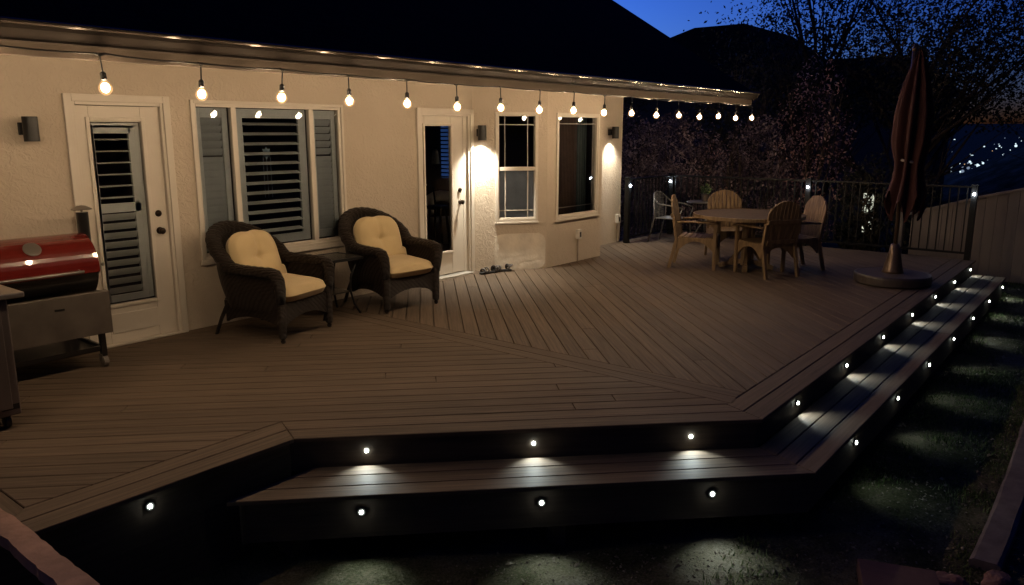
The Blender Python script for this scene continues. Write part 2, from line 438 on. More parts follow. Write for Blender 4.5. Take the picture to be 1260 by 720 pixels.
for i in range(7):
    led((5.58+1.208*i,-5.093,-.112), 0, 'round white light on the straight upper riser, %s after the deck corner' % ORD[i], g_up, .5, 1.25, 112)
kq = K-.392*2**.5
for i, (x, y) in enumerate(((2.719,-3.58),(3.463,-4.325),(4.205,-5.066))):
    kx = kq-(x+y); x += kx/2; y += kx/2
    led((x-.002,y-.002,-.311), nd, 'round white light on the diagonal lower riser, %s from the left' % ORD[i], g_lo, 1.5, .7, 92)
for i in range(7):
    led((5.595+1.206*i,-5.514,-.317), 0, 'round white light on the straight lower riser, %s after the step corner' % ORD[i], g_lo, .55, .85, 88)
led((1.787,-2.974,-.101), 0, 'lone round white light on the short left riser', 'small lights along the upper riser', .12, .7, 70)

# ------------------------------------------------------------------ ground
def gz(x, y):
    z = -.64
    z += .22*max(0, min(1, (x-9)/5)) if y < -4.9 else 0
    if x > 14.3: z -= min(26, (x-14.3)*.09) - 0
    if x > 900: z += (x-900)*.02
    z += .035*noise.noise(Vector((x*.7,y*.7,0)))+.022*noise.noise(Vector((x*2.6,y*2.6,4)))+.012*noise.noise(Vector((x*8,y*8,4))) if x < 20 else .8*noise.noise(Vector((x*.02,y*.02,3)))*min(1,(x-20)/100)
    # dark hillside coming up on the right
    if x > 18:
        az = (y+6.87)/x; w_ = math.exp(-((x-42)/11)**2)*max(0,min(1,(.26-az)/.07))
        z += (max(z, 1.845+42*(-.052+(.17-max(az,-.25))*.52))-z)*w_
    return z
def axis(a, b, fine0, fine1, st_, grow=1.22):
    xs = []; x = fine0
    while x < fine1: xs.append(x); x += st_
    s = st_
    while x < b: xs.append(x); s *= grow; x += s
    xs.append(b); lo = []; x = fine0; s = st_
    while x > a: s *= grow; x -= s; lo.append(max(x,a))
    return lo[::-1] + xs
xs = axis(-400, 4000, 1.8, 13.8, .08); ys = axis(-1500, 1500, -9.5, -4.5, .07)
gm = MB(); W_ = len(ys)
gm.add([(x,y,gz(x,y)) for x in xs for y in ys], [(i*W_+j,(i+1)*W_+j,(i+1)*W_+j+1,i*W_+j+1) for i in range(len(xs)-1) for j in range(W_-1)])
struct(gm.build('ground', LAWN, smooth=True))
# grass blades, patchy
gb = MB()
for i in range(110000):
    x = random.uniform(2.2,14); y = random.uniform(-9.2,-5.2)
    if y > -5.45 and x > 4.4: continue
    if x+y > -.85 and x < 4.7: continue
    if x < 4.4 and random.random() < .3: continue
    q = noise.noise(Vector((x*1.1,y*1.1,5)))+.5*noise.noise(Vector((x*3,y*3,1)))
    if q < (-.12 if x > 5.5 else .05)+random.uniform(-.15,.15): continue
    if -6.62 < y+.018*(x-5)-.04*math.sin(x) < -6.38: continue
    z = gz(x,y); a = random.uniform(0,2*PI); h = random.uniform(.015,.05)*(1+.6*noise.noise(Vector((x*2,y*2,9)))); w = .005
    lx, ly = random.uniform(-.025,.025), random.uniform(-.025,.025)
    gb.add([(x-w*math.cos(a),y-w*math.sin(a),z-.005),(x+w*math.cos(a),y+w*math.sin(a),z-.005),(x+lx,y+ly,z+h)], [(0,1,2)], col=random.random())
tag(gb.build('grass', GRASS), 'patchy short grass and clover in front of the deck step', 'grass', kind='stuff')
lt = MB()
for i in range(34000):
    x = random.uniform(1.8,13.5); y = random.uniform(-8.4,-4.0)
    if y > -5.5 and x > 4.4: continue
    if x+y > -.82 and x < 4.8: continue
    if random.random() > .75+.9*noise.noise(Vector((x*1.7,y*1.7,8))): continue
    z = gz(x,y); s = random.uniform(.004,.011)*(2.2 if random.random() < .06 else 1)
    a = Vector((random.gauss(0,1),random.gauss(0,1),random.gauss(0,.35))).normalized(); b = a.cross(Vector((random.gauss(0,.4),random.gauss(0,.4),1))).normalized()
    c = Vector((x,y,z+s*.6)); k = random.uniform(.35,.9)
    lt.add([c-a*s-b*s*k, c+a*s-b*s*k*.6, c+a*s*.8+b*s*k, c-a*s*.7+b*s*k*.8, c+Vector((0,0,s*.7))], [(0,1,4),(1,2,4),(2,3,4),(3,0,4)], col=random.random())
tag(lt.build('soil_litter', leafmat('soil_chips', [(.03,.022,.015),(.09,.07,.05),(.24,.2,.15)], .0)), 'crumbs of soil and dry litter scattered over the bare lawn', 'soil', kind='stuff')
# curved concrete edging strip
cb = MB(); pv = None
N = 46
def cy(x): return -6.40 - .018*(x-5) + .05*math.sin(x*.9)
vs = []; fs = []
for i in range(N):
    x = 4.9 + i*.2; z = gz(x, cy(x))
    for dy, dz in ((-.085,-.05),(-.08,.045),(-.06,.06),(.06,.06),(.08,.045),(.085,-.05)): vs.append((x, cy(x)+dy+.006*noise.noise(Vector((x*5,dy*40,0))), z+dz+.006*noise.noise(Vector((x*4,dy*9,2)))))
for i in range(N-1):
    for j in range(5): fs.append((i*6+j,(i+1)*6+j,(i+1)*6+j+1,i*6+j+1))
fs.append((0,1,2,3,4,5)); cb.add(vs, fs)
struct(cb.build('concrete_kerb', CONC, smooth=False))

# ------------------------------------------------------------------ house
HX0, HX1, HY1 = -3.0, 11.55, 14.0
house = empty('house', (4.3,0,0), 0, 'tan stucco house with dark pitched roof behind the lit deck', 'house')
HM = Matrix.Translation((-4.3,0,0))
def H(): return MB().xf(HM)
SL = .62; ZU = 2.30
def under(y): return ZU + SL*(y+1.9)
def wallgrid(mb, x0, x1, z0, z1, holes, org, ex, ny, depth):
    """wall in plane through org along ex; ny = outward normal; holes reveal goes inward by depth"""
    X = sorted({x0,x1,*[h[0] for h in holes],*[h[1] for h in holes]}); Z = sorted({z0,z1,*[h[2] for h in holes],*[h[3] for h in holes]})
    P = lambda u, w, d=0: (org[0]+ex[0]*u-ny[0]*d, org[1]+ex[1]*u-ny[1]*d, w)
    for i in range(len(X)-1):
        for j in range(len(Z)-1):
            cx, cz = (X[i]+X[i+1])/2, (Z[j]+Z[j+1])/2
            if any(h[0]<cx<h[1] and h[2]<cz<h[3] for h in holes): continue
            mb.add([P(X[i],Z[j]),P(X[i+1],Z[j]),P(X[i+1],Z[j+1]),P(X[i],Z[j+1])], [(0,1,2,3)])
    for a,b,c,d in holes:
        q = [(a,c),(b,c),(b,d),(a,d)]
        for k in range(4):
            u, w = q[k], q[(k+1)%4]
            mb.add([P(*u),P(*w),P(*w,depth),P(*u,depth)], [(0,1,2,3)])
D1 = (2.845,3.62,-.02,2.09); WN = (3.90,5.60,.67,2.10); D2 = (6.81,7.71,-.02,2.07)
wm = H()
wallgrid(wm, HX0, 7.77, -.64, 3.45, [D1,WN,D2], (0,0), (1,0), (0,-1), .16)
BD = R(35.86)
BA = (math.cos(BD), -math.sin(BD)); BN = (-math.sin(BD), -math.cos(BD))
LB = .6/math.sin(BD)
W1 = (.332,.872,.69,2.07)
wallgrid(wm, 0, LB, -.05, 3.1, [W1], (7.77,0), BA, BN, .1)
XB0 = 7.77+LB*BA[0]; XB1 = 9.98; W2 = (8.83,9.84,.68,2.065)
wallgrid(wm, XB0, XB1, -.05, 3.1, [W2], (0,-.6), (1,0), (0,-1), .1)
wallgrid(wm, 0, LB, -.05, 3.1, [], (XB1,-.6), (math.cos(BD),math.sin(BD)), (math.sin(BD),-math.cos(BD)), .1)
XC = XB1+LB*BA[0]
wallgrid(wm, XC, HX1, -.64, 3.45, [], (0,0), (1,0), (0,-1), .1)
# gable end, back, left
wm.add([(HX1,0,-1.2),(HX1,HY1,-1.2),(HX1,HY1,3.45),(HX1,7,7.8),(HX1,0,3.45)], [(0,1,2,3,4)])
wm.add([(HX0,0,-.64),(HX0,HY1,-.64),(HX0,HY1,3.45),(HX0,7,7.8),(HX0,0,3.45)], [(4,3,2,1,0)])
wm.add([(HX0,HY1,-.64),(HX1,HY1,-.64),(HX1,HY1,3.45),(HX0,HY1,3.45)], [(3,2,1,0)])
wm.mi = 1   # interior rooms
wm.box(2.3,6.2,.17,3.2,-.02,2.6) if False else None
def room(x0,x1,y0,y1,z0,z1):
    wm.add([(x0,y1,z0),(x1,y1,z0),(x1,y1,z1),(x0,y1,z1)], [(0,1,2,3)])
    wm.add([(x0,y0,z0),(x0,y1,z0),(x0,y1,z1),(x0,y0,z1)], [(0,1,2,3)])
    wm.add([(x1,y0,z0),(x1,y1,z0),(x1,y1,z1),(x1,y0,z1)], [(3,2,1,0)])
    wm.add([(x0,y0,z0),(x1,y0,z0),(x1,y1,z0),(x0,y1,z0)], [(0,1,2,3)])
    wm.add([(x0,y0,z1),(x1,y0,z1),(x1,y1,z1),(x0,y1,z1)], [(3,2,1,0)])
room(2.4,3.8,.165,2.4,-.02,2.5); room(3.82,6.1,.165,3.0,-.02,2.5); room(6.12,11.4,.18,5.2,-.02,2.6)
wm.build('wall', [STUCCO, DARK], house)
# roof
rf = H()
XG = 12.30
def slab(mb, y0, z0, y1, z1, x0, x1, th):
    mb.add([(x0,y0,z0),(x1,y0,z0),(x1,y1,z1),(x0,y1,z1),(x0,y0,z0-th),(x1,y0,z0-th),(x1,y1,z1-th),(x0,y1,z1-th)], [(0,1,2,3),(7,6,5,4),(0,4,5,1),(1,5,6,2),(2,6,7,3),(3,7,4,0)])
rf.mi = 0; slab(rf, -1.92, 2.455, 7, 2.455+SL*8.92, -4, XG, .035); slab(rf, 16, 2.455, 7, 2.455+SL*8.92, -4, XG, .035)
rf.build('roof', SHING, house)
sf = H(); slab(sf, -1.87, ZU+SL*.03+.1, 7, ZU+SL*8.9+.1, -3.98, XG-.03, .02); slab(sf, 15.9, ZU+.1, 7, ZU+SL*8.9+.1, -3.98, XG-.03, .02); sf.build('soffit', SOFF, house)
fc = H(); fc.box(-4, XG-.02, -1.905, -1.872, 2.262, 2.41); 
fc.bar((XG-.015,-1.87,2.37),(XG-.015,7,2.37+SL*8.87),.03,.16); fc.build('fascia', FASC, house, bevel=.003)
# K-style gutter
gp = [(-1.907,2.445),(-2.030,2.445),(-2.040,2.438),(-2.036,2.425),(-2.020,2.418),(-2.012,2.395),(-1.992,2.362),(-1.985,2.348),(-1.982,2.335),(-1.907,2.335)]
gt = H(); n_ = len(gp)
gt.add([(-4,y,z) for y,z in gp]+[(XG-.02,y,z) for y,z in gp], [(i,i+1,n_+i+1,n_+i) for i in range(n_-1)]+[tuple(range(n_-1,-1,-1)),tuple(range(n_,2*n_))])
gt.build('gutter', GUT, house, bevel=.002)

# --- doors
def frame(mb, x0,x1,z0,z1,w,y0,y1, bottom=True, wb=None):
    mb.box(x0,x0+w,y0,y1,z0,z1); mb.box(x1-w,x1,y0,y1,z0,z1); mb.box(x0+w,x1-w,y0,y1,z1-w,z1)
    if bottom: mb.box(x0+w,x1-w,y0,y1,z0,z0+(wb or w))
def hardware(parent, x, z, y, M=None):
    for nm, dz, r in (('door_knob',0,.028),('deadbolt',.155,.024)):
        mb = MB().xf((M or HM) @ Matrix.Translation((x,y,z+dz)) @ Matrix.Rotation(R(90),4,'X'))
        if nm == 'door_knob': mb.lathe([(.032,0),(.032,.006),(.012,.012),(.012,.03),(.026,.04),(.03,.055),(.022,.066),(.001,.068)], 18)
        else: mb.lathe([(.030,0),(.030,.008),(.024,.02),(.012,.022)], 18)
        mb.build(nm, BRONZE, parent, smooth=True)
def slats(mb, x0,x1,z0,z1,n,w,tilt,y,th=.009):
    for i in range(n):
        z = z0+(z1-z0)*(i+.5)/n
        c, s = math.cos(tilt), math.sin(tilt)
        mb.bar((x0,y,z),(x1,y,z), th, w, up=(0,s,c)) if False else None
        a = Vector((0,c,s))*w/2; b = Vector((0,-s,c))*th/2
        P = [Vector((0,y,z))+q for q in (-a-b*.3, -b, a-b*.3, a+b*.3, b, -a+b*.3)]
        v = [(x0,p.y,p.z) for p in P]+[(x1,p.y,p.z) for p in P]
        mb.add(v, [(0,1,2,3,4,5)[::-1],(6,7,8,9,10,11)]+[(k,(k+1)%6,6+(k+1)%6,6+k) for k in range(6)])
dr = H()
frame(dr, 2.785,3.675,-.02,2.15,.062,-.03,.0, False); frame(dr, 2.845,3.62,-.02,2.092,.03,-.012,.08, False)
dr = dr.build('door', TRIM, house, bevel=.004); dr['label'] = 'cream door with half open plantation shutters behind its glass'
sl = H()
sl.box(2.877,2.985,.02,.06,.015,2.058); sl.box(3.42,3.588,.02,.06,.015,2.058); sl.box(2.985,3.42,.02,.06,1.925,2.058); sl.box(2.985,3.42,.02,.06,.015,.36)
frame(sl, 2.955,3.45,.33,1.965,.032,.004,.022)
sl.box(3.0,3.42,.012,.02,.10,.275)   # raised bottom panel
sl.build('door_panel', TRIM, dr, bevel=.006)
gl = H(); gl.add([(2.985,.03,.36),(3.42,.03,.36),(3.42,.03,1.925),(2.985,.03,1.925)], [(0,1,2,3)]); gl.build('glass', GLASS, dr)
sh = H()
frame(sh, 2.987,3.418,.37,1.92,.045,.055,.085, True, .06); sh.box(3.03,3.375,.055,.085,1.155,1.235); sh.box(3.32,3.375,.055,.085,.42,1.9); sh.box(2.987,3.03,.055,.085,.37,1.9)
sh.box(3.03,3.34,.055,.085,1.83,1.9)
sh.build('shutter_frame', SHUT, dr, bevel=.003)
sh = H(); slats(sh, 3.028,3.322,1.235,1.83,6,.066,R(8),.07); slats(sh, 3.028,3.322,.43,1.155,9,.078,R(-52),.07); sh.build('shutter_louvers', SHUT, dr)
hardware(dr, 3.505, .968, .02)
th_ = H(); th_.box(2.80,3.66,-.05,.06,.0,.014); th_.build('threshold', TRIM, dr, bevel=.003)

dr = H()
frame(dr, 6.75,7.765,-.02,2.125,.062,-.03,.0, False); frame(dr, 6.81,7.705,-.02,2.066,.03,-.012,.08, False) 
dr = dr.build('door', TRIM, house, bevel=.004); dr['label'] = 'cream full glass door with a dark kitchen behind it'
sl = H()
sl.box(6.842,6.905,.02,.06,.03,2.035); sl.box(7.37,7.60,.02,.06,.03,2.035); sl.box(6.905,7.37,.02,.06,1.915,2.035); sl.box(6.905,7.37,.02,.06,.03,.335)
frame(sl, 6.875,7.40,.305,1.945,.032,.004,.022)
sl.build('door_panel', TRIM, dr, bevel=.006)
sl = H(); sl.box(7.603,7.675,.022,.06,-.01,2.035); sl.build('side_jamb', TRIM, dr)
gl = H(); gl.add([(6.905,.03,.335),(7.37,.03,.335),(7.37,.03,1.915),(6.905,.03,1.915)], [(0,1,2,3)]); gl.build('glass', GLASS, dr)
hardware(dr, 7.53, .95, .02)
th_ = H(); th_.box(6.77,7.66,-.10,.06,.0,.02); th_.build('threshold', mat('threshold_metal',(.6,.58,.54),.35,.5), dr, bevel=.003)

# --- big three-lite window
wf = H()
frame(wf, 3.875,5.635,.645,2.13,.03,-.022,0); wf.box(3.86,5.65,-.03,0,.60,.645)
frame(wf, 3.90,5.60,.675,2.10,.03,-.012,.04)
for a, b in ((4.285,4.34),(5.185,5.243)): wf.box(a,b,-.014,.04,.705,2.07)
wf = wf.build('window', TRIM, house, bevel=.004); wf['label'] = 'three part window with plantation shutters inside'
for a, b in ((3.935,4.285),(4.34,5.185),(5.243,5.575)):
    for k, (yy, tl) in enumerate(((.012,.0),(.026,.008))):
        gl = H(); gl.add([(a,yy,.71),(b,yy,.71),(b,yy+tl,2.07),(a,yy+tl,2.07)], [(0,1,2,3)]); gl.build('glass', GLASS, wf)
def shutter(a, b, z0, z1, st_, groups, name='shutter'):
    s = H(); frame(s, a,b,z0,z1,st_,.05,.078, True, .085); s.box(a+st_,b-st_,.05,.078,z1-.09,z1-st_+.001)
    f = s.build('shutter_frame', SHUT, wf, bevel=.003)
    s = H()
    for (g0,g1,n,tl) in groups: slats(s, a+st_-.002,b-st_+.002,g0,g1,n,.085 if n > 8 else .08,tl,.075)
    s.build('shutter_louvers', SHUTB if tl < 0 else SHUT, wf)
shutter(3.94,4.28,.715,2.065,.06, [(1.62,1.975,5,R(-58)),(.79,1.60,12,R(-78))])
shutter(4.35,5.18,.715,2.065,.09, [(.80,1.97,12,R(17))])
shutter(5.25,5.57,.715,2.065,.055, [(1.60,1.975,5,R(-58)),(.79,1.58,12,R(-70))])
# star shaped sun catcher hanging inside the centre pane
# --- bay windows
MBAY = HM @ Matrix.Translation((7.77,0,0)) @ Matrix.Rotation(-BD,4,'Z') @ Matrix.Translation((-.093,0,0))
w1 = MB().xf(MBAY); frame(w1, .395,.985,.655,2.095,.04,-.022,0); w1.box(.385,.995,-.034,0,.63,.655); frame(w1, .43,.96,.69,2.065,.02,-.01,.06)
w1.box(.45,.94,-.012,.05,1.335,1.385)
w1 = w1.build('window', TRIM, house, bevel=.003); w1['label'] = 'narrow sash window with a screened lower half on the angled wall'
for yy, tl in ((.022,0),(.04,.006)):
    g = MB().xf(MBAY); g.add([(.45,yy,.71),(.94,yy,.71),(.94,yy+tl,2.045),(.45,yy+tl,2.045)], [(0,1,2,3)]); g.build('glass', GLASS, w1)
g = MB().xf(MBAY); g.box(.455,.935,.050,.052,.715,1.33); g.build('screen', SCREEN, w1)
g = MB().xf(MBAY)
for x in (.53,.845): g.box(x,x+.012,.028,.034,1.385,2.045); g.box(x,x+.012,.015,.019,.71,1.335)
g.box(.45,.94,.028,.034,1.93,1.942); g.box(.45,.94,.015,.019,.80,.812); g.build('grille', TRIM, w1)
w2 = H(); frame(w2, 8.80,9.87,.65,2.095,.04,-.622,-.6); w2.box(8.785,9.885,-.64,-.6,.622,.65); frame(w2, 8.835,9.835,.685,2.06,.02,-.61,-.54)
w2 = w2.build('window', TRIM, house, bevel=.003); w2['label'] = 'large picture window with thin white grille lines on the bay front'
for yy, tl in ((-.578,0),(-.56,.005)):
    g = H(); g.add([(8.855,yy,.705),(9.815,yy,.705),(9.815,yy+tl,2.04),(8.855,yy+tl,2.04)], [(0,1,2,3)]); g.build('glass', GLASS, w2)
g = H()
for x in (8.905,9.75): g.box(x,x+.012,-.572,-.566,.705,2.04)
for z in (.795,1.945): g.box(8.855,9.815,-.572,-.566,z,z+.012)
g.build('grille', TRIM, w2)
g = H(); 
for i in range(14): g.tube([(9.60+i*.021,-.38+.02*math.sin(i*2.1),.5),(9.60+i*.021,-.38+.02*math.sin(i*2.1),2.3)], .014, 6)
g.build('curtain', mat('curtain_cloth',(.20,.25,.23),.9), w2)
g = H()
for i in range(20): g.box(8.862+i*.037,8.889+i*.037,-.40,-.396,.66,2.08)
g.build('vertical_blind', mat('brown_blind',(.11,.065,.045),.8), w2)

# rougher, paler patch: sconce light below the sash window painted as colour
pm = mat('sconce_lit_stucco', (.70,.64,.55), .95, var=.12, scale=5, bump=1.0, bscale=14)
pt = MB().xf(MBAY); pts = []
for i in range(44):
    a = 2*PI*i/44; ex_ = abs(math.cos(a))**.35*math.copysign(1,math.cos(a)); ez = abs(math.sin(a))**.35*math.copysign(1,math.sin(a))
    pts.append((.74+.36*ex_*(1+.03*noise.noise(Vector((a*3,0,0)))), .245+.25*ez*(1+.06*noise.noise(Vector((a*4,5,0))))))
n_ = len(pts); pt.add([(x,-.004,z) for x,z in pts]+[(x,.002,z) for x,z in pts], [tuple(range(n_))]+[(i,n_+i,n_+(i+1)%n_,(i+1)%n_) for i in range(n_)])
pt.build('sconce_light_patch', pm, house)

# ------------------------------------------------------------------ inside the kitchen seen through the glass door
t_ = empty('bar_stool', (8.85,1.7,-.02), .3, 'dark bar stool in the kitchen behind the glass door', 'stool')
m_ = MB(); m_.lathe([(.17,.68),(.18,.70),(.17,.73)],20); m_.build('seat', BLACK, t_)
for i in range(4):
    a = R(45+90*i); m_ = MB(); m_.bar((.13*math.cos(a),.13*math.sin(a),.69),(.2*math.cos(a),.2*math.sin(a),0),.03,.03); m_.build('leg', BLACK, t_)
m_ = MB(); m_.tube([(-.16,.12,.72),(-.17,.16,1.0),(0,.19,1.05),(.17,.16,1.0),(.16,.12,.72)],.015,8); m_.build('backrest', BLACK, t_)
t_ = empty('armchair', (9.50,2.1,-.02), -.4, 'pale rounded armchair inside the kitchen behind the glass door', 'armchair')
m_ = MB(); m_.lathe([(.22,.05),(.30,.1),(.34,.4),(.33,.45),(.1,.46)],20); m_.build('seat', PLASTW, t_, smooth=True)
m_ = MB(); m_.tube([(.31*math.cos(a),.31*math.sin(a),.62+.18*math.sin(a)) for a in [R(-10+20*i) for i in range(11)]], .09, 10); m_.build('backrest', PLASTW, t_, smooth=True)
t_ = empty('reflected_lamp', (9.75,2.6,1.2), 0, 'small pendant lamp shape standing in for a reflection in the glass door', 'pendant lamp')  # modelled shape stands in for a reflection in the door glass
m_ = MB(); m_.tube([(0,0,1.38),(0,0,.35)],.006,6); m_.build('cord', BLACK, t_)
m_ = MB(); m_.lathe([(.03,.35),(.05,.3),(.07,.12),(.06,.1)],16); m_.build('lamp_shade', mat('frosted_shade',(.45,.48,.5),.3), t_, smooth=True)
bw = H(); bw.box(11.37,11.385,3.45,4.02,.95,2.2); bw = bw.build('rear_window', emit('dusk_window', (.06,.16,.5), .2), house); bw['label'] = 'blue dusk window seen through the glass door'
bl = H(); 
for i in range(16): bl.box(11.33,11.35,3.45,4.02,.96+i*.078,.985+i*.078)
bl.build('blind', DARK, bw)
t_ = empty('sun_catcher', (4.75,.14,1.63), 0, 'small glass sun catcher hanging behind the centre window pane', 'ornament')
m_ = MB().xf(Matrix.Rotation(R(90),4,'X'))
sp = []
for i in range(16):
    a = 2*PI*i/16; r_ = .065 if i % 2 == 0 else .04; sp.append((r_*math.cos(a), r_*math.sin(a)))
m_.prism(sp, -.004, .004); m_.build('star', mat('glass_ornament',(.25,.32,.36),.2), t_)
for dx in (-.04,.0,.045):
    m_ = MB(); m_.tube([(dx,0,-.05),(dx,0,-.45)],.004,5); m_.build('chime', mat('chime_glass',(.3,.34,.36),.25), t_)

# ------------------------------------------------------------------ wall sconces
def sconce(p, rz, label, lit):
    e = empty('wall_sconce', p, rz, label, 'wall light', 'black cylinder lights on the house wall')
    m = MB(); m.box(-.05,.05,-.035,0,-.045,.05); m.box(-.02,.02,-.06,-.03,-.02,.02); m.build('mount', BLACK, e, bevel=.003)
    m = MB(); r_ = .055
    prof = [(.001,.095),(r_-.003,.095),(r_,.092),(r_,-.095),(r_-.004,-.095),(r_-.004,-.06),(.001,-.06)]
    m.lathe(prof, 28, (0,-.06-r_,0)); m.build('lamp_shade', BLACK, e, smooth=False, bevel=0)
    m = MB(); m.lathe([(.001,0),(.035,0),(.035,-.008),(.001,-.009)], 20, (0,-.06-r_,-.062)); m.build('lens', (emit('sconce_lens',(1,.95,.82),30*lit) if lit else PLASTW), e)
    if lit:
        ld = bpy.data.lights.new('sconce_lamp','SPOT'); ld.energy = SCW*lit; ld.color = (1,.93,.76); ld.spot_size = R(112); ld.spot_blend = 1.0; ld.shadow_soft_size = .02
        lo = bpy.data.objects.new('sconce_lamp', ld); C.objects.link(lo); lo.parent = e; lo.location = (0,-.06-r_,-.078)
        lo.rotation_euler = (0,0,0)
SCW = 185
sconce((2.49,0,1.865), 0, 'unlit black wall light left of the shuttered door', 0)
sconce((7.77+.10*BA[0],.10*BA[1]-.002,1.83), -BD, 'lit black wall light between the glass door and the sash window', 1)
sconce((11.14,0,1.83), 0, 'lit black wall light near the far corner of the house', .45)
def outlet(x, y, z, label, cond):
    e = empty('outdoor_outlet', (x,y,z), 0, label, 'outlet')
    m = MB(); m.box(-.045,.045,-.06,0,-.07,.07); m.build('cover', PLASTW, e, bevel=.008)
    m = MB(); m.box(-.02,.02,-.062,-.058,-.045,.03); m.build('socket_window', BLACK, e)
    m = MB(); m.tube([(0,-.014,-.07),(0,-.014,-z+.002)], .011, 8); m.build('conduit', mat('conduit_paint',(.34,.28,.22),.6), e)
outlet(9.35,-.6,.40,'white outlet box with conduit under the picture window',True)
outlet(11.43,0,.40,'white outlet box at the far corner of the house',True)

# ------------------------------------------------------------------ string lights
sg = empty('string_lights', (7.2,-1.98,2.26), 0, 'string of warm glowing bulbs hung along the roof edge', 'string lights')
SM = Matrix.Translation((-7.2,1.98,-2.26))
bx = [2.235+.6185*i for i in range(-3,17)]
bz = [2.13,2.12,2.12,2.115,2.10,2.10,2.093,2.09,2.078,2.084,2.077,2.083,2.07,2.077,2.062,2.07,2.06,2.078,2.06,2.07]
path = []
for i in range(21):
    x0 = (bx[i] if i < 20 else 12.25); xm = bx[i-1] if i else -.3
    for k in range(8):
        f = k/8; x = xm+(x0-xm)*f; z0 = (bz[i-1] if i else 2.12)+.182; z1 = (bz[i] if i < 20 else 2.09)+.182
        path.append((x,-1.98,z0+(z1-z0)*f-.008*math.sin(PI*f)))
path.append((12.25,-1.98,2.27))
m = MB().xf(SM); m.tube(path, .005, 6); m.build('cable', BLACK, sg)
sk0 = MB(); sk0.tube([(0,0,.182),(0,0,.075)], .005, 6); sk0.lathe([(.008,.08),(.017,.07),(.018,.035),(.014,.028)], 14)
sk0.tube([(-.03,0,.182),(0,0,.172),(.03,0,.182)], .007, 6)
sk0 = sk0.build('socket', BLACK, sg, smooth=False)
b0 = MB(); b0.lathe([(.012,.03),(.014,.025),(.026,.013),(.036,-.004),(.039,-.018),(.036,-.034),(.025,-.048),(.012,-.056),(.001,-.058)], 24)
b0.mi = 1; b0.ball((0,0,-.014), .0225, 10, 1.2)
b0 = b0.build('bulb', [frosted('bulb_halo_shell', (1.0,.56,.24), .42), BULBE], sk0, smooth=True)  # shell emission added as a warm halo around the core
for i in range(20):
    s_ = sk0
    if i: s_ = sk0.copy(); C.objects.link(s_); s_.parent = sg; b_ = b0.copy(); C.objects.link(b_); b_.parent = s_
    s_.location = (bx[i]-7.2, 0, bz[i]-2.26)
    s_.rotation_euler = (random.uniform(-.05,.05), random.uniform(-.09,.09), random.uniform(-.5,.5))

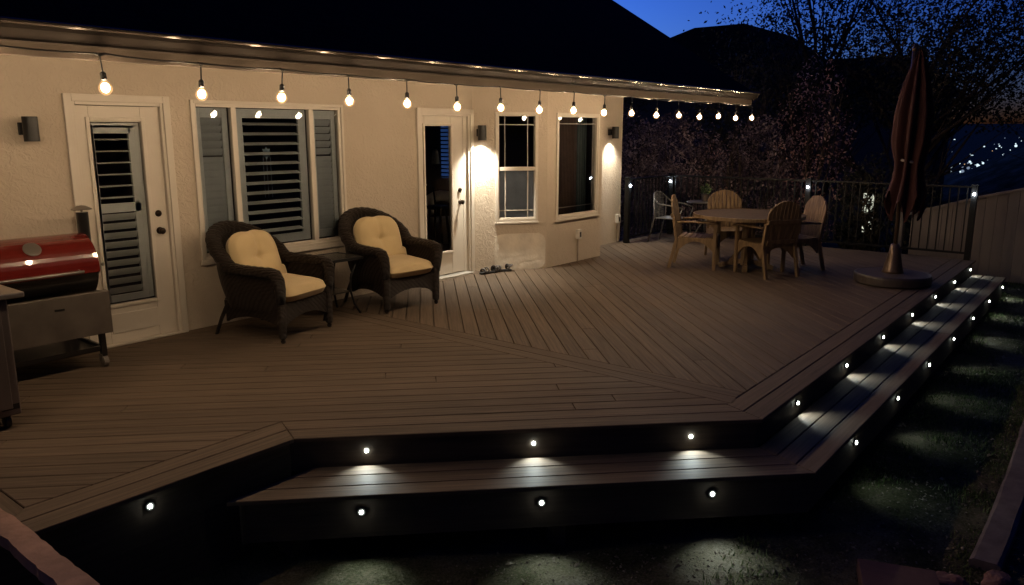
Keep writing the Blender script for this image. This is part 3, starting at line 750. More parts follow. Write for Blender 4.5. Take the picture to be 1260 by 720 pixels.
# ------------------------------------------------------------------ wicker armchairs
def wicker_chair(name, loc, rz, label):
    e = empty(name, loc, rz, label, 'armchair', 'wicker armchairs under the shuttered window')
    # top line of the shell: from left arm front round the back to the right arm front
    N = 61; path = []; low = []
    for i in range(N):
        t = -1+2*i/(N-1); a = abs(t); sg_ = 1 if t > 0 else -1
        if a < .58:
            q = a/.58*R(90); x = .345*math.sin(q); y = .08+.30*math.cos(q)
            z = .62+.39*(math.cos(q*.98)**.75 if q < R(90) else 0)
            z = .625+.315*max(0,math.cos(q))**.8; x *= 1+.09*max(0,math.cos(q))**.5*math.sin(q)
        else:
            q = (a-.58)/.42; x = .345+.015*math.sin(q*PI); y = .08-.44*q; z = .635-.01*q
        path.append((sg_*x, y+max(0,z-.63)*.22, z))
        low.append((sg_*x*.88, (y if y < .1 else .1+(y-.1)*.72), .27))
    m = MB()
    rad = []
    for i in range(N):
        t = abs(-1+2*i/(N-1)); rad.append((.068 if t < .5 else .068-.013*min(1,(t-.5)/.2))*(1+.05*((i%2)*2-1)))
    # arm fronts curl down to the floor
    def front(sg_): return [(sg_*.345,-.395,.615),(sg_*.34,-.425,.56),(sg_*.33,-.43,.48),(sg_*.32,-.42,.36)]
    fr_l = front(-1)[::-1]; fr_r = front(1)
    m.tube(fr_l+path+fr_r, [.042,.050,.056,.058]+rad+[.058,.056,.050,.042], 14, flat=.85)
    m.build('arm_and_back_roll', WICKER, e, smooth=True)
    m = MB(); vs = []; K_ = 8
    for i in range(N):
        p, l = Vector(path[i]), Vector(low[i])
        for k in range(K_+1):
            f = k/K_; q = l.lerp(p, f); bul = .03*math.sin(f*PI); dxy = Vector((q.x, q.y-.0, 0)); 
            if dxy.length > .01: dxy.normalize()
            vs.append(q+dxy*bul)
    n1 = len(vs)
    for i in range(N):
        for k in range(K_+1):
            q = Vector(vs[i*(K_+1)+k]); d = Vector((q.x,q.y,0)).normalized() if Vector((q.x,q.y)).length > .01 else Vector((0,1,0)); vs.append(q-d*.03)
    fs = [(i*(K_+1)+k,(i+1)*(K_+1)+k,(i+1)*(K_+1)+k+1,i*(K_+1)+k+1) for i in range(N-1) for k in range(K_)]
    fs += [(n1+a,n1+d,n1+c,n1+b) for a,b,c,d in fs]
    m.add(vs, fs); m.build('woven_shell', WICKER, e, smooth=True)
    # apron: arched front, sides and back
    m = MB()
    def apron(p, q, n=14, arch=.09):
        p = Vector(p); q = Vector(q); d = (q-p).normalized(); nn = Vector((-d.y,d.x,0))
        v = []
        for i in range(n+1):
            f = i/n; c = p.lerp(q,f); zb = .13+arch*math.sin(PI*f)**.8
            for off in (0,.03): v += [(c.x+nn.x*off,c.y+nn.y*off,zb),(c.x+nn.x*off,c.y+nn.y*off,.345)]
        f_ = []
        for i in range(n):
            a = i*4; b = a+4
            f_ += [(a,b,b+1,a+1),(a+2,a+3,b+3,b+2),(a+1,b+1,b+3,a+3),(a,a+2,b+2,b)]
        m.add(v, f_)
    apron((-.31,-.425,0),(.31,-.425,0)); apron((.31,-.40,0),(.27,.24,0),10,.07); apron((-.27,.24,0),(-.31,-.40,0),10,.07); apron((.27,.25,0),(-.27,.25,0),10,.07)
    m.box(-.29,.29,-.40,.24,.28,.33)
    m.build('apron', WICKER, e, smooth=False)
    for s_ in (-1,1):
        m = MB(); m.tube([(s_*.315,-.415,.40),(s_*.315,-.415,.06),(s_*.315,-.415,.045)], [.042,.034,.026], 12)
        m.ball((s_*.315,-.415,.022), .022, 8); m.build('leg', WICKER, e, smooth=True)
        m = MB(); m.tube([(s_*.25,.22,.32),(s_*.27,.30,.16),(s_*.29,.36,.0)], [.022,.018,.016], 8); m.build('leg', WICKER, e, smooth=True)
    # seat cushion
    m = MB(); n = 22
    def cushion(m, w, d, h, M, tuft=0, notch=0, ex=4.0):
        m.xf(M); n = 30; grid = {}; vs = []; fs = []
        for side in (1,-1):
            for i in range(n+1):
                for j in range(n+1):
                    u, v = -1+2*i/n, -1+2*j/n
                    rr = (abs(u)**ex+abs(v)**ex)**(1/ex); mx = max(abs(u),abs(v))
                    k = mx/rr if rr > 1e-6 else 1
                    x, y = u*k, v*k
                    r = mx
                    tz = (1-r**5)**.42 if r < 1 else 0
                    z = h/2*tz
                    if tuft and side == 1:
                        q = math.hypot(x*1.0,(y-.1)); z -= .030*math.exp(-(q/.10)**2)+.028*math.exp(-(q/.34)**2) + .014*math.exp(-(x/.06)**2)*math.exp(-((y-.3)/.5)**2)+.012*math.exp(-((y-.1)/.06)**2)*math.exp(-(x/.45)**2)
                        z += .004*math.sin(x*9+1)*math.sin(y*7)
                    yy = y - notch*math.exp(-(x/.16)**2)*max(0,y)
                    vs.append((x*w/2*(1+ (.0 if not tuft else .02*y)), yy*d/2, side*z))
        o = (n+1)**2
        for i in range(n):
            for j in range(n):
                a = i*(n+1)+j; b = a+n+1
                fs.append((a,b,b+1,a+1)); fs.append((o+a,o+a+1,o+b+1,o+b))
        m.add(vs, fs)
    m = MB(); cushion(m, .60,.62,.165, Matrix.Translation((0,-.16,.425)) @ Matrix.Rotation(R(3),4,'X'), ex=6); m.build('seat_cushion', CUSH, e, smooth=True)
    m = MB(); cushion(m, .54,.56,.19, Matrix.Translation((0,.125,.655)) @ Matrix.Rotation(R(72),4,'X'), 1, .035, 3.4); m.build('back_cushion', CUSH, e, smooth=True)
    m = MB(); cushion(m, .60,.2,.12, Matrix.Translation((0,.05,.50)) @ Matrix.Rotation(R(76),4,'X'), 0, 0, 5); m.build('lower_back_cushion', CUSH, e, smooth=True)
    e.scale = (1.06,1.03,1.02)
    return e
wicker_chair('wicker_armchair', (4.17,-.61,0), R(15), 'dark wicker armchair with cream cushions, left of the small table')
wicker_chair('wicker_armchair', (5.70,-.56,0), R(-13+8), 'dark wicker armchair with cream cushions, right of the small table')
# side table
e = empty('side_table', (4.97,-.50,0), R(-3), 'small square dark side table between the wicker armchairs', 'side table')
m = MB(); m.box(-.26,.26,-.21,.21,.575,.59); m.build('table_top', TABLET, e, bevel=.004)
m = MB(); frame(m, -.235,.235,-.0,.001,.001,0,0) if False else None
for a, b in (((-.265,-.215),(.265,-.215)),((.265,-.215),(.265,.215)),((.265,.215),(-.265,.215)),((-.265,.215),(-.265,-.215))): m.bar((*a,.58),(*b,.58),.022,.028)
m.build('rim', BLACK, e)
for sx in (-1,1):
    for sy in (-1,1):
        m = MB(); m.tube([(sx*.22,sy*.18,.57),(sx*.155,sy*.15,.38),(sx*.15,sy*.145,.24),(sx*.18,sy*.165,.1),(sx*.225,sy*.2,0)], .011, 8); m.build('leg', BLACK, e, smooth=True)
m = MB(); m.box(-.15,.15,-.14,.14,.225,.24); m.build('lower_shelf', TABLET, e)

# ------------------------------------------------------------------ teak dining set
def dining_chair():
    e = empty('dining_chair')
    lean = R(10)
    MBk = Matrix.Translation((0,-.24,.42)) @ Matrix.Rotation(lean,4,'X')
    m = MB().xf(MBk)
    ns = 9; w = .047
    for i in range(ns):
        x = (i-(ns-1)/2)*(w+.011)
        X = min(1,abs(x)/.262)
        top = .33+.25*math.sqrt(max(0,1-X*X)); bot = -.02
        # fan: narrower at the bottom
        x0 = x*.80; hw = w/2
        def zt(xx): return .33+.25*math.sqrt(max(0,1-min(1,abs(xx)/.275)**2))
        pts = [(x0-hw*.8,bot),(x0+hw*.8,bot),(x+hw,.30),(x+hw,zt(x+hw)),(x,zt(x)),(x-hw,zt(x-hw)),(x-hw,.30)]
        n_ = len(pts); m.add([(a,-.011,b) for a,b in pts]+[(a,.011,b) for a,b in pts], [tuple(range(n_)),tuple(range(2*n_-1,n_-1,-1))]+[(k,n_+k,n_+(k+1)%n_,(k+1)%n_) for k in range(n_)])
    m.build('backrest', TEAK, e)
    m = MB().xf(MBk)
    m.bar((-.255,-.022,.31),(.255,-.022,.31),.022,.05); m.bar((-.215,-.022,.05),(.215,-.022,.05),.022,.05)
    m.build('back_rail', TEAK, e)
    m = MB()
    for i in range(7):
        y = -.21+i*.073; m.box(-.245,.245,y,y+.066,.425-.012*math.sin(i/6*PI),.445-.012*math.sin(i/6*PI))
    m.build('seat', TEAK, e, bevel=.003)
    m = MB()
    def arch(p, q, z1, h, arc, th=.024):
        p = Vector(p); q = Vector(q); d = (q-p).normalized(); nn = Vector((-d.y,d.x,0))*th/2; v = []; n = 12
        for i in range(n+1):
            f = i/n; c = p.lerp(q,f); zb = z1-h-arc*(2*f-1)**2; zt_ = z1-max(0,arc*.0)
            for s_ in (-1,1): v += [(c.x+nn.x*s_,c.y+nn.y*s_,zb),(c.x+nn.x*s_,c.y+nn.y*s_,zt_)]
        f_ = [(0,2,3,1),(n*4,n*4+1,n*4+3,n*4+2)]
        for i in range(n):
            a = i*4; b = a+4; f_ += [(a,a+1,b+1,b),(a+2,b+2,b+3,a+3),(a+1,a+3,b+3,b+1),(a,b,b+2,a+2)]
        m.add(v, f_)
    for a, b in (((-.25,-.22,0),(-.25,.27,0)),((.25,.27,0),(.25,-.22,0)),((-.25,.27,0),(.25,.27,0)),((.25,-.22,0),(-.25,-.22,0))): arch(a,b,.425,.04,.15)
    m.build('apron', TEAK, e)
    for sx in (-1,1):
        m = MB()
        m.tube([(sx*.262,-.23,.64),(sx*.285,-.05,.652),(sx*.292,.12,.65),(sx*.285,.27,.642),(sx*.272,.32,.635)], [.014,.016,.018,.02,.016], 8, flat=2.0); m.build('armrest', TEAK, e, smooth=True)
        m = MB(); m.bar((sx*.262,.28,0),(sx*.268,.275,.64),.038,.045,up=(0,1,0)); m.build('leg', TEAK, e, bevel=.004)
        m = MB(); m.bar((sx*.25,-.33,0),(sx*.25,-.235,.40),.036,.045,up=(0,1,0)); m.bar((sx*.25,-.236,.38),(sx*.256,-.285,.70),.034,.036,up=(0,1,0)); m.build('leg', TEAK, e, bevel=.003)
    return e
dc = dining_chair()
TC = (10.30,-2.76)
def ang(dx, dy): return math.atan2(dy, dx)-PI/2
DCH = [((10.00,-2.15),(.32,-.95),'teak chair with its rounded back edge-on, at the left of the round table'),
       ((10.95,-2.22),(-.72,-.62),'teak chair behind the round table facing the camera'),
       ((10.02,-3.14),(.50,.86),'teak chair with its dark back to the camera in front of the round table'),
       ((10.72,-3.24),(-.72,.62),'teak chair to the right of the round table with lit tall rounded back')]
for i, (p, d, lb) in enumerate(DCH):
    o = dc if i == 0 else copy_tree(dc)
    o.location = (*p,0); o.rotation_euler = (0,0,ang(*d)); tag(o, lb, 'chair', 'teak chairs around the round table')
e = empty('dining_table', (*TC,0), R(20), 'round teak table on a wooden pedestal at the far end of the deck', 'table')
m = MB()
RT = .73; w = .085; i = 0; x = -RT
while x < RT-.001:
    x1 = min(RT, x+w-.005); pts = []
    for xx in (x, (x+x1)/2, x1): pts.append((xx, math.sqrt(max(.0001,RT*RT-xx*xx))))
    m.prism(ccw([(a,-b) for a,b in pts]+[(a,b) for a,b in pts[::-1]]), .725, .75); x += w
m.build('table_top', mat('shaded_teak',(.06,.038,.026),.8,spec=.15,var=.25,scale=14), e)  # top coloured darker than the other teak for the weak light on it
m = MB(); n = 48; v = []; f_ = []
for i in range(n):
    a = 2*PI*i/n; c, s_ = math.cos(a), math.sin(a)
    for r_, z in ((RT-.06,.712),(RT+.006,.712),(RT+.006,.754),(RT-.0,.756)): v.append((c*r_,s_*r_,z))
for i in range(n):
    a = i*4; b = ((i+1)%n)*4
    for k in range(3): f_.append((a+k,b+k,b+k+1,a+k+1))
m.add(v, f_); m.build('rim', TEAK, e, smooth=False)
m = MB(); m.box(-.07,.07,-.07,.07,.05,.71); m.box(-.45,.45,-.03,.03,.66,.711); m.box(-.03,.03,-.45,.45,.66,.709); m.build('pedestal', TEAK, e, bevel=.005)
for k in range(4):
    m = MB().xf(Matrix.Rotation(R(90*k),4,'Z')); m.bar((.07,0,.10),(.36,0,.03),.07,.06); m.bar((.07,0,.30),(.22,0,.08),.05,.05); m.build('foot', TEAK, e, bevel=.004)

# ------------------------------------------------------------------ metal bistro set
e = empty('bistro_chair', (12.0,-.72,0), ang(.05,-1), 'dark metal bistro chair with curved arms beside the far railing', 'chair')
GM = mat('patio_metal', (.15,.145,.135), .4, .4)
m = MB(); m.tube([(-.22,.30,.60),(-.27,.12,.64),(-.265,-.1,.66),(-.24,-.2,.74),(-.15,-.25,.82),(0,-.27,.85),(.15,-.25,.82),(.24,-.2,.74),(.265,-.1,.66),(.27,.12,.64),(.22,.30,.60)], .013, 8); m.build('arm_frame', GM, e, smooth=True)
for sx in (-1,1):
    m = MB(); m.tube([(sx*.22,.30,.60),(sx*.235,.24,.42),(sx*.24,.28,0)], .012, 8); m.build('leg', GM, e, smooth=True)
    m = MB(); m.tube([(sx*.24,-.2,.74),(sx*.215,-.2,.42),(sx*.22,-.30,0)], .012, 8); m.build('leg', GM, e, smooth=True)
m = MB(); m.box(-.225,.225,-.2,.25,.41,.425); m.build('seat', GM, e, bevel=.005)
m = MB()
for i in range(13): x = -.18+i*.03; m.tube([(x,-.21,.43),(x,-.235-.03*math.cos(x*7),.83-.5*x*x*2)], .004, 5)
for z in (.5,.58,.66,.74): m.tube([(-.2,-.22,z),(0,-.25,z),(.2,-.22,z)], .004, 5)
m.build('backrest', GM, e)
e = empty('bistro_table', (12.28,-1.2,0), 0, 'small dark metal bistro table partly behind the teak chairs', 'table')
m = MB(); m.lathe([(.001,.68),(.29,.68),(.30,.69),(.29,.70),(.001,.70)], 32); m.build('table_top', GM, e)
for k in range(3):
    a = R(120*k+20); m = MB(); m.tube([(.05*math.cos(a),.05*math.sin(a),.68),(.04*math.cos(a),.04*math.sin(a),.35),(.26*math.cos(a),.26*math.sin(a),0)], .012, 8); m.build('leg', GM, e, smooth=True)
def leaves(m, n, cen, rad, size, fn=None, colf=None):
    for i in range(n):
        while True:
            p = Vector((random.uniform(-1,1),random.uniform(-1,1),random.uniform(-1,1)))
            if p.length > 1: continue
            q = Vector((cen[0]+p.x*rad[0],cen[1]+p.y*rad[1],cen[2]+p.z*rad[2]))
            if fn and not fn(q, p): continue
            break
        s = size*random.uniform(.6,1.3)
        a = Vector((random.gauss(0,1),random.gauss(0,1),random.gauss(0,1))).normalized(); b = a.cross(Vector((random.gauss(0,1),random.gauss(0,1),random.gauss(0,1)))).normalized()
        m.add([q-a*s, q-b*s*.45, q+a*s, q+b*s*.45], [(0,1,2,3)], col=random.random() if not colf else colf(q))
e = empty('potted_plant', (12.28,-1.2,.702), 0, 'small potted plant with pale leaves standing on the bistro table', 'plant')
m = MB(); m.lathe([(.05,0),(.07,.11),(.075,.12),(.06,.12)], 16); m.build('pot', BASEM, e)
m = MB(); leaves(m, 90, (0,0,.2), (.11,.11,.10), .028); m.build('leaves', LEAFG, e)

# ------------------------------------------------------------------ umbrella
e = empty('patio_umbrella', (10.42,-4.60,0), 0, 'closed rust red patio umbrella standing in a heavy round base', 'umbrella')
m = MB(); m.lathe([(.42,0),(.445,.02),(.445,.10),(.435,.125),(.41,.13),(.40,.125),(.10,.135),(.001,.136)], 40); m.build('base', BASEM, e, bevel=.004)
m = MB(); m.lathe([(.13,.13),(.12,.16),(.075,.36),(.05,.48),(.04,.49)], 20); m.build('base_collar', POLE, e, smooth=True)
m = MB(); m.tube([(0,0,.45),(0,0,2.78)], .024, 14); m.lathe([(.028,2.78),(.03,2.8),(.012,2.84),(.001,2.87)], 14); m.build('pole', POLE, e, smooth=True)
m = MB(); NA = 96; NZ = 34; v = []; f_ = []
prof = [(2.80,.02),(2.68,.07),(2.4,.15),(2.05,.215),(1.7,.22),(1.53,.18),(1.45,.165),(1.3,.18),(1.1,.23),(.95,.27)]
def pr(z):
    for (z0,r0),(z1,r1) in zip(prof,prof[1:]):
        if z <= z0 and z >= z1: return r0+(r1-r0)*(z0-z)/(z0-z1)
    return prof[-1][1]
for i in range(NZ+1):
    f = i/NZ
    for j in range(NA):
        a = 2*PI*j/NA; zb = .95+.14*math.cos(a*8)*(1 if True else 0)+.06*math.sin(a*3+1)
        z = 2.80+(zb-2.80)*f; r_ = pr(max(.95,z))
        fold = .5+.5*math.cos(a*8+.35*math.sin(z*2.3)); r_ *= .55+.45*fold**.8
        r_ *= 1+.08*noise.noise(Vector((math.cos(a)*2,math.sin(a)*2,z*2)))
        aa = a+.35*(z-1.5)*.25
        v.append((r_*math.cos(aa)+.045*(1 if z > 1.2 else z/1.2)*.8, r_*math.sin(aa)-.055, z))
for i in range(NZ):
    for j in range(NA): f_.append((i*NA+j,(i+1)*NA+j,(i+1)*NA+(j+1)%NA,i*NA+(j+1)%NA))
m.add(v, f_); m.build('canopy', RUST, e, smooth=True)
m = MB(); m.tube([(.03+.115*math.cos(a),-.05+.115*math.sin(a),1.50+.02*math.sin(a)) for a in [2*PI*k/24 for k in range(25)]], .016, 8); m.build('strap', mat('pale_strap',(.4,.34,.28),.6), e)
m = MB(); m.box(-.05,.0,-.05,.05,1.0,1.12); m.tube([(-.05,0,1.06),(-.10,0,1.06),(-.10,-.06,1.06)],.008,6); m.build('crank', POLE, e, bevel=.004)

# ------------------------------------------------------------------ pellet grill
e = empty('pellet_grill', (2.16,-.30,0), 0, 'pellet smoker grill with a red barrel lid and folded steel front shelf', 'grill')
def arcbarrel(m, x0, x1, yc, zc, ry, rz, a0, a1, n=26, caps=True, th=0):
    v = []; 
    for x in (x0,x1):
        for i in range(n+1):
            a = a0+(a1-a0)*i/n; v.append((x, yc-ry*math.cos(a), zc+rz*math.sin(a)))
    k = n+1; f_ = [(i,i+1,k+i+1,k+i) for i in range(n)]
    f_ += [tuple(range(n,-1,-1)), tuple(range(k,2*k)), (0,k,2*k-1,n)]
    m.add(v, f_)
# local: x right end at +.56 ; front at y=-.27
m = MB(); arcbarrel(m, -.56,.54,0,.80,.27,.255,R(-8),R(170)); m.build('lid', REDM, e, smooth=False, bevel=.006)
bpy.context.view_layer.update()
m = MB(); arcbarrel(m, -.55,.53,0,.80,.262,.25,R(-175),R(-8)); m.build('barrel', BLKE, e)
m = MB(); m.tube([(-.42,-.31,.79),(.40,-.31,.79)], .012, 10); m.tube([(-.40,-.31,.79),(-.40,-.26,.80)],.008,6); m.tube([(.38,-.31,.79),(.38,-.26,.80)],.008,6); m.build('lid_handle', STEEL, e, smooth=True)
m = MB().xf(Matrix.Translation((.10,-.190,.985)) @ Matrix.Rotation(R(45),4,'X')); m.lathe([(.062,0),(.062,.006),(.05,.008),(.001,.009)], 28); m.build('badge', STEEL, e)
m = MB(); m.box(-.60,.56,-.335,-.318,.285,.612); m.box(-.60,.56,-.335,-.28,.605,.622); m.build('front_shelf', mat('dull_steel', (.17,.145,.125), .45, .6, var=.2, scale=5, bump=.08, bscale=12), e, bevel=.004)
m = MB()
for k in range(14): a = random.uniform(.0,.3); 
m.box(.15,.22,-.338,-.335,.52,.535); m.build('shelf_latch', BLKE, e)
for x in (-.50,.50):
    for y in (-.26,.24):
        m = MB(); m.bar((x,y,.09),(x,y,.62),.04,.04); m.build('leg', BLKE, e)
        w_ = MB().xf(Matrix.Translation((x,y,.045)) @ Matrix.Rotation(R(90),4,'Y')); w_.lathe([(.02,-.022),(.045,-.018),(.045,.018),(.02,.022)], 20); w_.box(-.06,-.0,-.03,.03,-.026,-.023); w_.build('caster', mat('caster_rubber',(.16,.14,.12),.6), e)
m = MB(); m.box(-.50,.50,-.25,.23,.13,.15); m.bar((-.5,-.26,.16),(.5,-.26,.16),.02,.03); m.bar((.5,-.26,.16),(.5,.24,.16),.02,.03); m.build('bottom_shelf', BLKE, e)
m = MB(); m.tube([(.585,.06,.72),(.585,.06,1.21)], .045, 20); m.tube([(.53,.06,.78),(.59,.06,.78)], .04, 12); m.build('chimney', BLKE, e, smooth=False)
m = MB(); m.lathe([(.075,1.23),(.078,1.235),(.03,1.262),(.001,1.266)], 20, (.585,.06,0)); m.lathe([(.01,1.2),(.01,1.24)], 8, (.585,.06,0)); m.build('chimney_cap', STEEL, e)
m = MB(); m.box(.56,.60,-.02,.02,.80,.83); m.ball((.57,-.25,.82), .014, 8); m.build('thermometer_bolt', STEEL, e)

# ------------------------------------------------------------------ gas grill (partly out of frame)
e = empty('gas_grill', (1.26,-1.25,0), 0, 'stainless gas grill cabinet on casters at the left edge of the deck', 'grill')
m = MB(); m.box(-.55,.47,-.25,.25,.09,.83); m.build('cabinet', CABM, e, bevel=.01)
for sx, nm in ((-.29,'left'),(.20,'right')):
    m = MB(); m.box(sx-.22,sx+.22,-.266,-.251,.14,.78); d_ = m.build('cabinet_door', CABM, e, bevel=.004)
    m = MB(); m.tube([(sx+(.18 if sx < 0 else -.18),-.29,.5),(sx+(.18 if sx < 0 else -.18),-.29,.72)], .01, 8); m.build('handle', STEEL, d_)
m = MB(); m.box(.30,.56,-.28,.27,.835,.87); m.build('side_shelf', STEEL, e, bevel=.008)
m = MB(); m.box(-.60,.30,-.28,.27,.835,.93); m.build('control_panel', STEEL, e, bevel=.008)
for x in (-.45,-.25,-.05,.15):
    m = MB().xf(Matrix.Translation((x,-.28,.885)) @ Matrix.Rotation(R(90),4,'X')); m.lathe([(.026,0),(.024,.025),(.001,.026)], 16); m.build('knob', BLKE, e)
m = MB(); arcbarrel(m, -.58,.28,.0,.93,.26,.25,R(0),R(180)); m.build('lid', STEEL, e, bevel=.006)
m = MB(); m.tube([(-.5,-.30,1.0),(.2,-.30,1.0)], .012, 10); m.build('lid_handle', STEEL, e)
for x in (-.48,.40):
    for y in (-.18,.18):
        m = MB().xf(Matrix.Translation((x,y,.045)) @ Matrix.Rotation(R(90),4,'Y')); m.lathe([(.02,-.018),(.044,-.015),(.044,.015),(.02,.018)], 20); m.box(-.05,-.02,-.02,.02,-.02,.02); m.build('caster', BLKE, e)
m = MB(); m.box(.36,.46,-.2515,-.249,.13,.165); m.build('nameplate', BLKE, e)

# ------------------------------------------------------------------ sandals
def sandal(loc, rz, label, tilt=0):
    e = empty('sandal', loc, rz, label, 'sandal', 'pair of dark sandals by the wall')
    o = [(0,-.14),(.035,-.13),(.042,-.08),(.034,-.02),(.042,.05),(.048,.10),(.03,.14),(0,.15),(-.032,.135),(-.042,.09),(-.036,.03),(-.03,-.03),(-.038,-.09),(-.03,-.13)]
    m = MB(); m.prism(ccw(o), 0, .028); m.build('sole', BLACK, e, bevel=.008)
    SM_ = mat('sandal_strap', (.07,.06,.055), .7)
    m = MB()
    for y, h, w in ((.09,.05,.045),(.04,.06,.045),(-.08,.075,.04)):
        m.tube([(w*math.cos(a),y+.012*math.sin(2*a),.02+h*math.sin(a)) for a in [PI*k/10 for k in range(11)]], .010, 6, flat=1.8)
    m.tube([(-.035,-.08,.06),(-.03,-.125,.08),(0,-.14,.085),(.03,-.125,.08),(.035,-.08,.06)], .012, 6, flat=1.6)
    m.build('straps', SM_, e, smooth=True)
sandal((7.78,-.26,0), R(75), 'dark strappy sandal on the deck, the nearer one by the wall')
sandal((8.00,-.30,0), R(55), 'dark strappy sandal on the deck, the one farther from the glass door')

# ------------------------------------------------------------------ railing
e = empty('deck_railing', (13.0,-2.5,0), 0, 'black metal railing with thin balusters and post lights around the far deck end', 'railing')
RM = Matrix.Translation((-13.0,2.5,0))
def rl(): return MB().xf(RM)
YF = -.20
m = rl(); m.bar((13,-5.0,1.065),(13,YF,1.065),.05,.03); m.bar((13,YF,1.065),(11.46,YF,1.065),.05,.03); m.build('top_rail', RAILM, e, bevel=.004)
m = rl(); m.bar((13,-5.0,.10),(13,YF,.10),.035,.03); m.bar((13,YF,.10),(11.46,YF,.10),.035,.03); m.build('bottom_rail', RAILM, e)
m = rl(); m.box(12.992,13.008,-4.93-.008,-4.93+.008,.11,1.055); bal = m.build('baluster', RAILM, e)
for i in range(1,43):
    y = -4.93+i*.1135
    if abs(y+2.66) < .06: continue
    c = bal.copy(); C.objects.link(c); c.parent = e; c.location = (0, i*.1135, 0)
for i in range(11):
    c = bal.copy(); C.objects.link(c); c.parent = e; c.location = (-.13-i*.118, YF+4.93, 0)
for k, (x, y, nx, ny, pw) in enumerate(((13.0,-5.02,-1,0,1),(13.0,-2.66,-1,0,1),(13.0,-.20,-1,0,1),(11.44,-.20,0,-1,.7))):
    m = rl(); m.box(x-.04,x+.04,y-.04,y+.04,-.35 if x > 12.9 else 0,1.09); p = m.build('post', RAILM, e, bevel=.003)
    m = rl(); m.box(x-.05,x+.05,y-.05,y+.05,1.09,1.105); m.build('cap', RAILM, p, bevel=.003)
    m = rl(); m.ball((x+nx*.05,y+ny*.05,.965), .017, 10); m.build('post_light', PLED, p, smooth=True)
    ld = bpy.data.lights.new('post_light_lamp','POINT'); ld.energy = 1.4*pw; ld.color = (.82,.9,1); ld.shadow_soft_size = .02
    lo = bpy.data.objects.new('post_light_lamp', ld); C.objects.link(lo); lo.location = (x+nx*.09,y+ny*.09,.955)

# ------------------------------------------------------------------ vinyl fence beyond
e = empty('vinyl_fence', (14.0,-5,0), 0, 'tan vinyl board fence stepping down the slope beyond the deck', 'fence')
FM = Matrix.Translation((-14.0,5,0))
FX = 13.9
def ftop(y): return .86+(.26*(-5.0-y) if y < -5.0 else -.33*(y+5.0))
y = -11.0
m = MB().xf(FM); w = .145
while y < -4.05:
    h0, h1 = ftop(y)+0, ftop(y+w)
    m.add([(FX,y+.002,-1.3),(FX,y+w-.002,-1.3),(FX,y+w-.002,h1),(FX,y+.002,h0),(FX+.03,y+.002,-1.3),(FX+.03,y+w-.002,-1.3),(FX+.03,y+w-.002,h1),(FX+.03,y+.002,h0)], [(0,3,2,1),(4,5,6,7),(3,7,6,2),(0,4,7,3),(1,2,6,5),(0,1,5,4)])
    m.mi = 0; y += w
m.build('board_panel', FENCE, e)
m = MB().xf(FM); m.bar((FX-.01,-10.9,ftop(-10.9)+.01),(FX-.01,-5.0,ftop(-5)+.01),.06,.04); m.bar((FX-.01,-5.0,ftop(-5)+.01),(FX-.01,-3.93,ftop(-3.93)+.01),.06,.04); m.build('top_rail', FENCE, e)
for yy in (-8.0,-3.88):
    m = MB().xf(FM); m.box(FX-.06,FX+.05,yy-.06,yy+.06,-1.3,ftop(yy)+.08); m.build('post', FENCE, e, bevel=.005)

# ------------------------------------------------------------------ vegetation
def shrub(name, x, y, z0, h, rx, ry, n, size, matl, label, group, cat='shrub', stems=5):
    e = empty(name, (x,y,z0), 0, label, cat, group)
    m = MB()
    tips = []
    for i in range(stems):
        a = random.uniform(0,2*PI); tx, ty = math.cos(a)*rx*.6, math.sin(a)*ry*.6
        p = [(0,0,0),(tx*.3,ty*.3,h*.3),(tx*.7+random.uniform(-.1,.1),ty*.7,h*.6),(tx,ty,h*.88)]
        m.tube(p, [.03,.022,.014,.005], 6); tips.append(p)
        for k in range(7):
            f = random.uniform(.25,.95); b0_ = Vector(p[1]).lerp(Vector(p[3]), f); q_ = b0_+Vector((random.uniform(-.4,.4)*rx,random.uniform(-.4,.4)*ry,random.uniform(.05,.22)*h))
            m.tube([b0_,(b0_+q_)/2+Vector((0,0,-.03)),q_], [.011,.007,.003], 5)
    m.build('stem', BARK, e)
    m = MB()
    off = random.uniform(0,50)
    def fn(q, p): return .8*noise.noise(Vector((q.x*2.2+off,q.y*2.2,q.z*2.2)))+.75*noise.noise(Vector((q.x*5.5,q.y*5.5+off,q.z*5.5))) > -.04+.25*(p.length-.6)
    def cf(q): return min(1,max(0,.5+.9*noise.noise(Vector((q.x*3+off,q.y*3,q.z*3)))+random.uniform(-.2,.2)))
    leaves(m, n, (0,0,h*.56), (rx,ry,h*.5), size, fn, cf)
    m.build('foliage', matl, e)
gs = 'dark shrubs beyond the railing'
G0 = -1.0
shrub('plum_shrub', 13.9, 1.6, G0, 3.2, 1.1, 1.2, 12000, .033, LEAFP, 'plum leaved shrub beside the house corner under the string lights', gs)
shrub('plum_shrub', 14.2, .2, G0, 3.1, 1.0, 1.0, 11000, .033, LEAFP, 'plum leaved shrub behind the bistro chair', gs)
shrub('plum_shrub', 14.9, -1.0, G0, 3.0, 1.0, .9, 8500, .033, LEAFP, 'darker plum leaved shrub behind the round table', gs)
shrub('evergreen_shrub', 15.8, 3.3, G0-.2, 4.8, 1.3, 1.6, 7000, .045, LEAFD, 'tall dark evergreen behind the roof end', gs)
shrub('evergreen_shrub', 15.8, -.1, G0-.2, 4.4, 1.1, 1.1, 6500, .045, LEAFD, 'dark upright evergreen with feathery top left of the leafy tree', gs)
shrub('blossom_tree', 15.2, -1.95, G0, 4.0, .75, .8, 2600, .032, LEAFB, 'thin pink blossoming tree behind the round table', 'trees beyond the railing', 'tree', 7)
shrub('blossom_tree', 14.3, -.55, G0, 2.6, .5, .45, 500, .03, LEAFB, 'small pink flowering bush below the end of the string lights', 'trees beyond the railing', 'tree', 5)
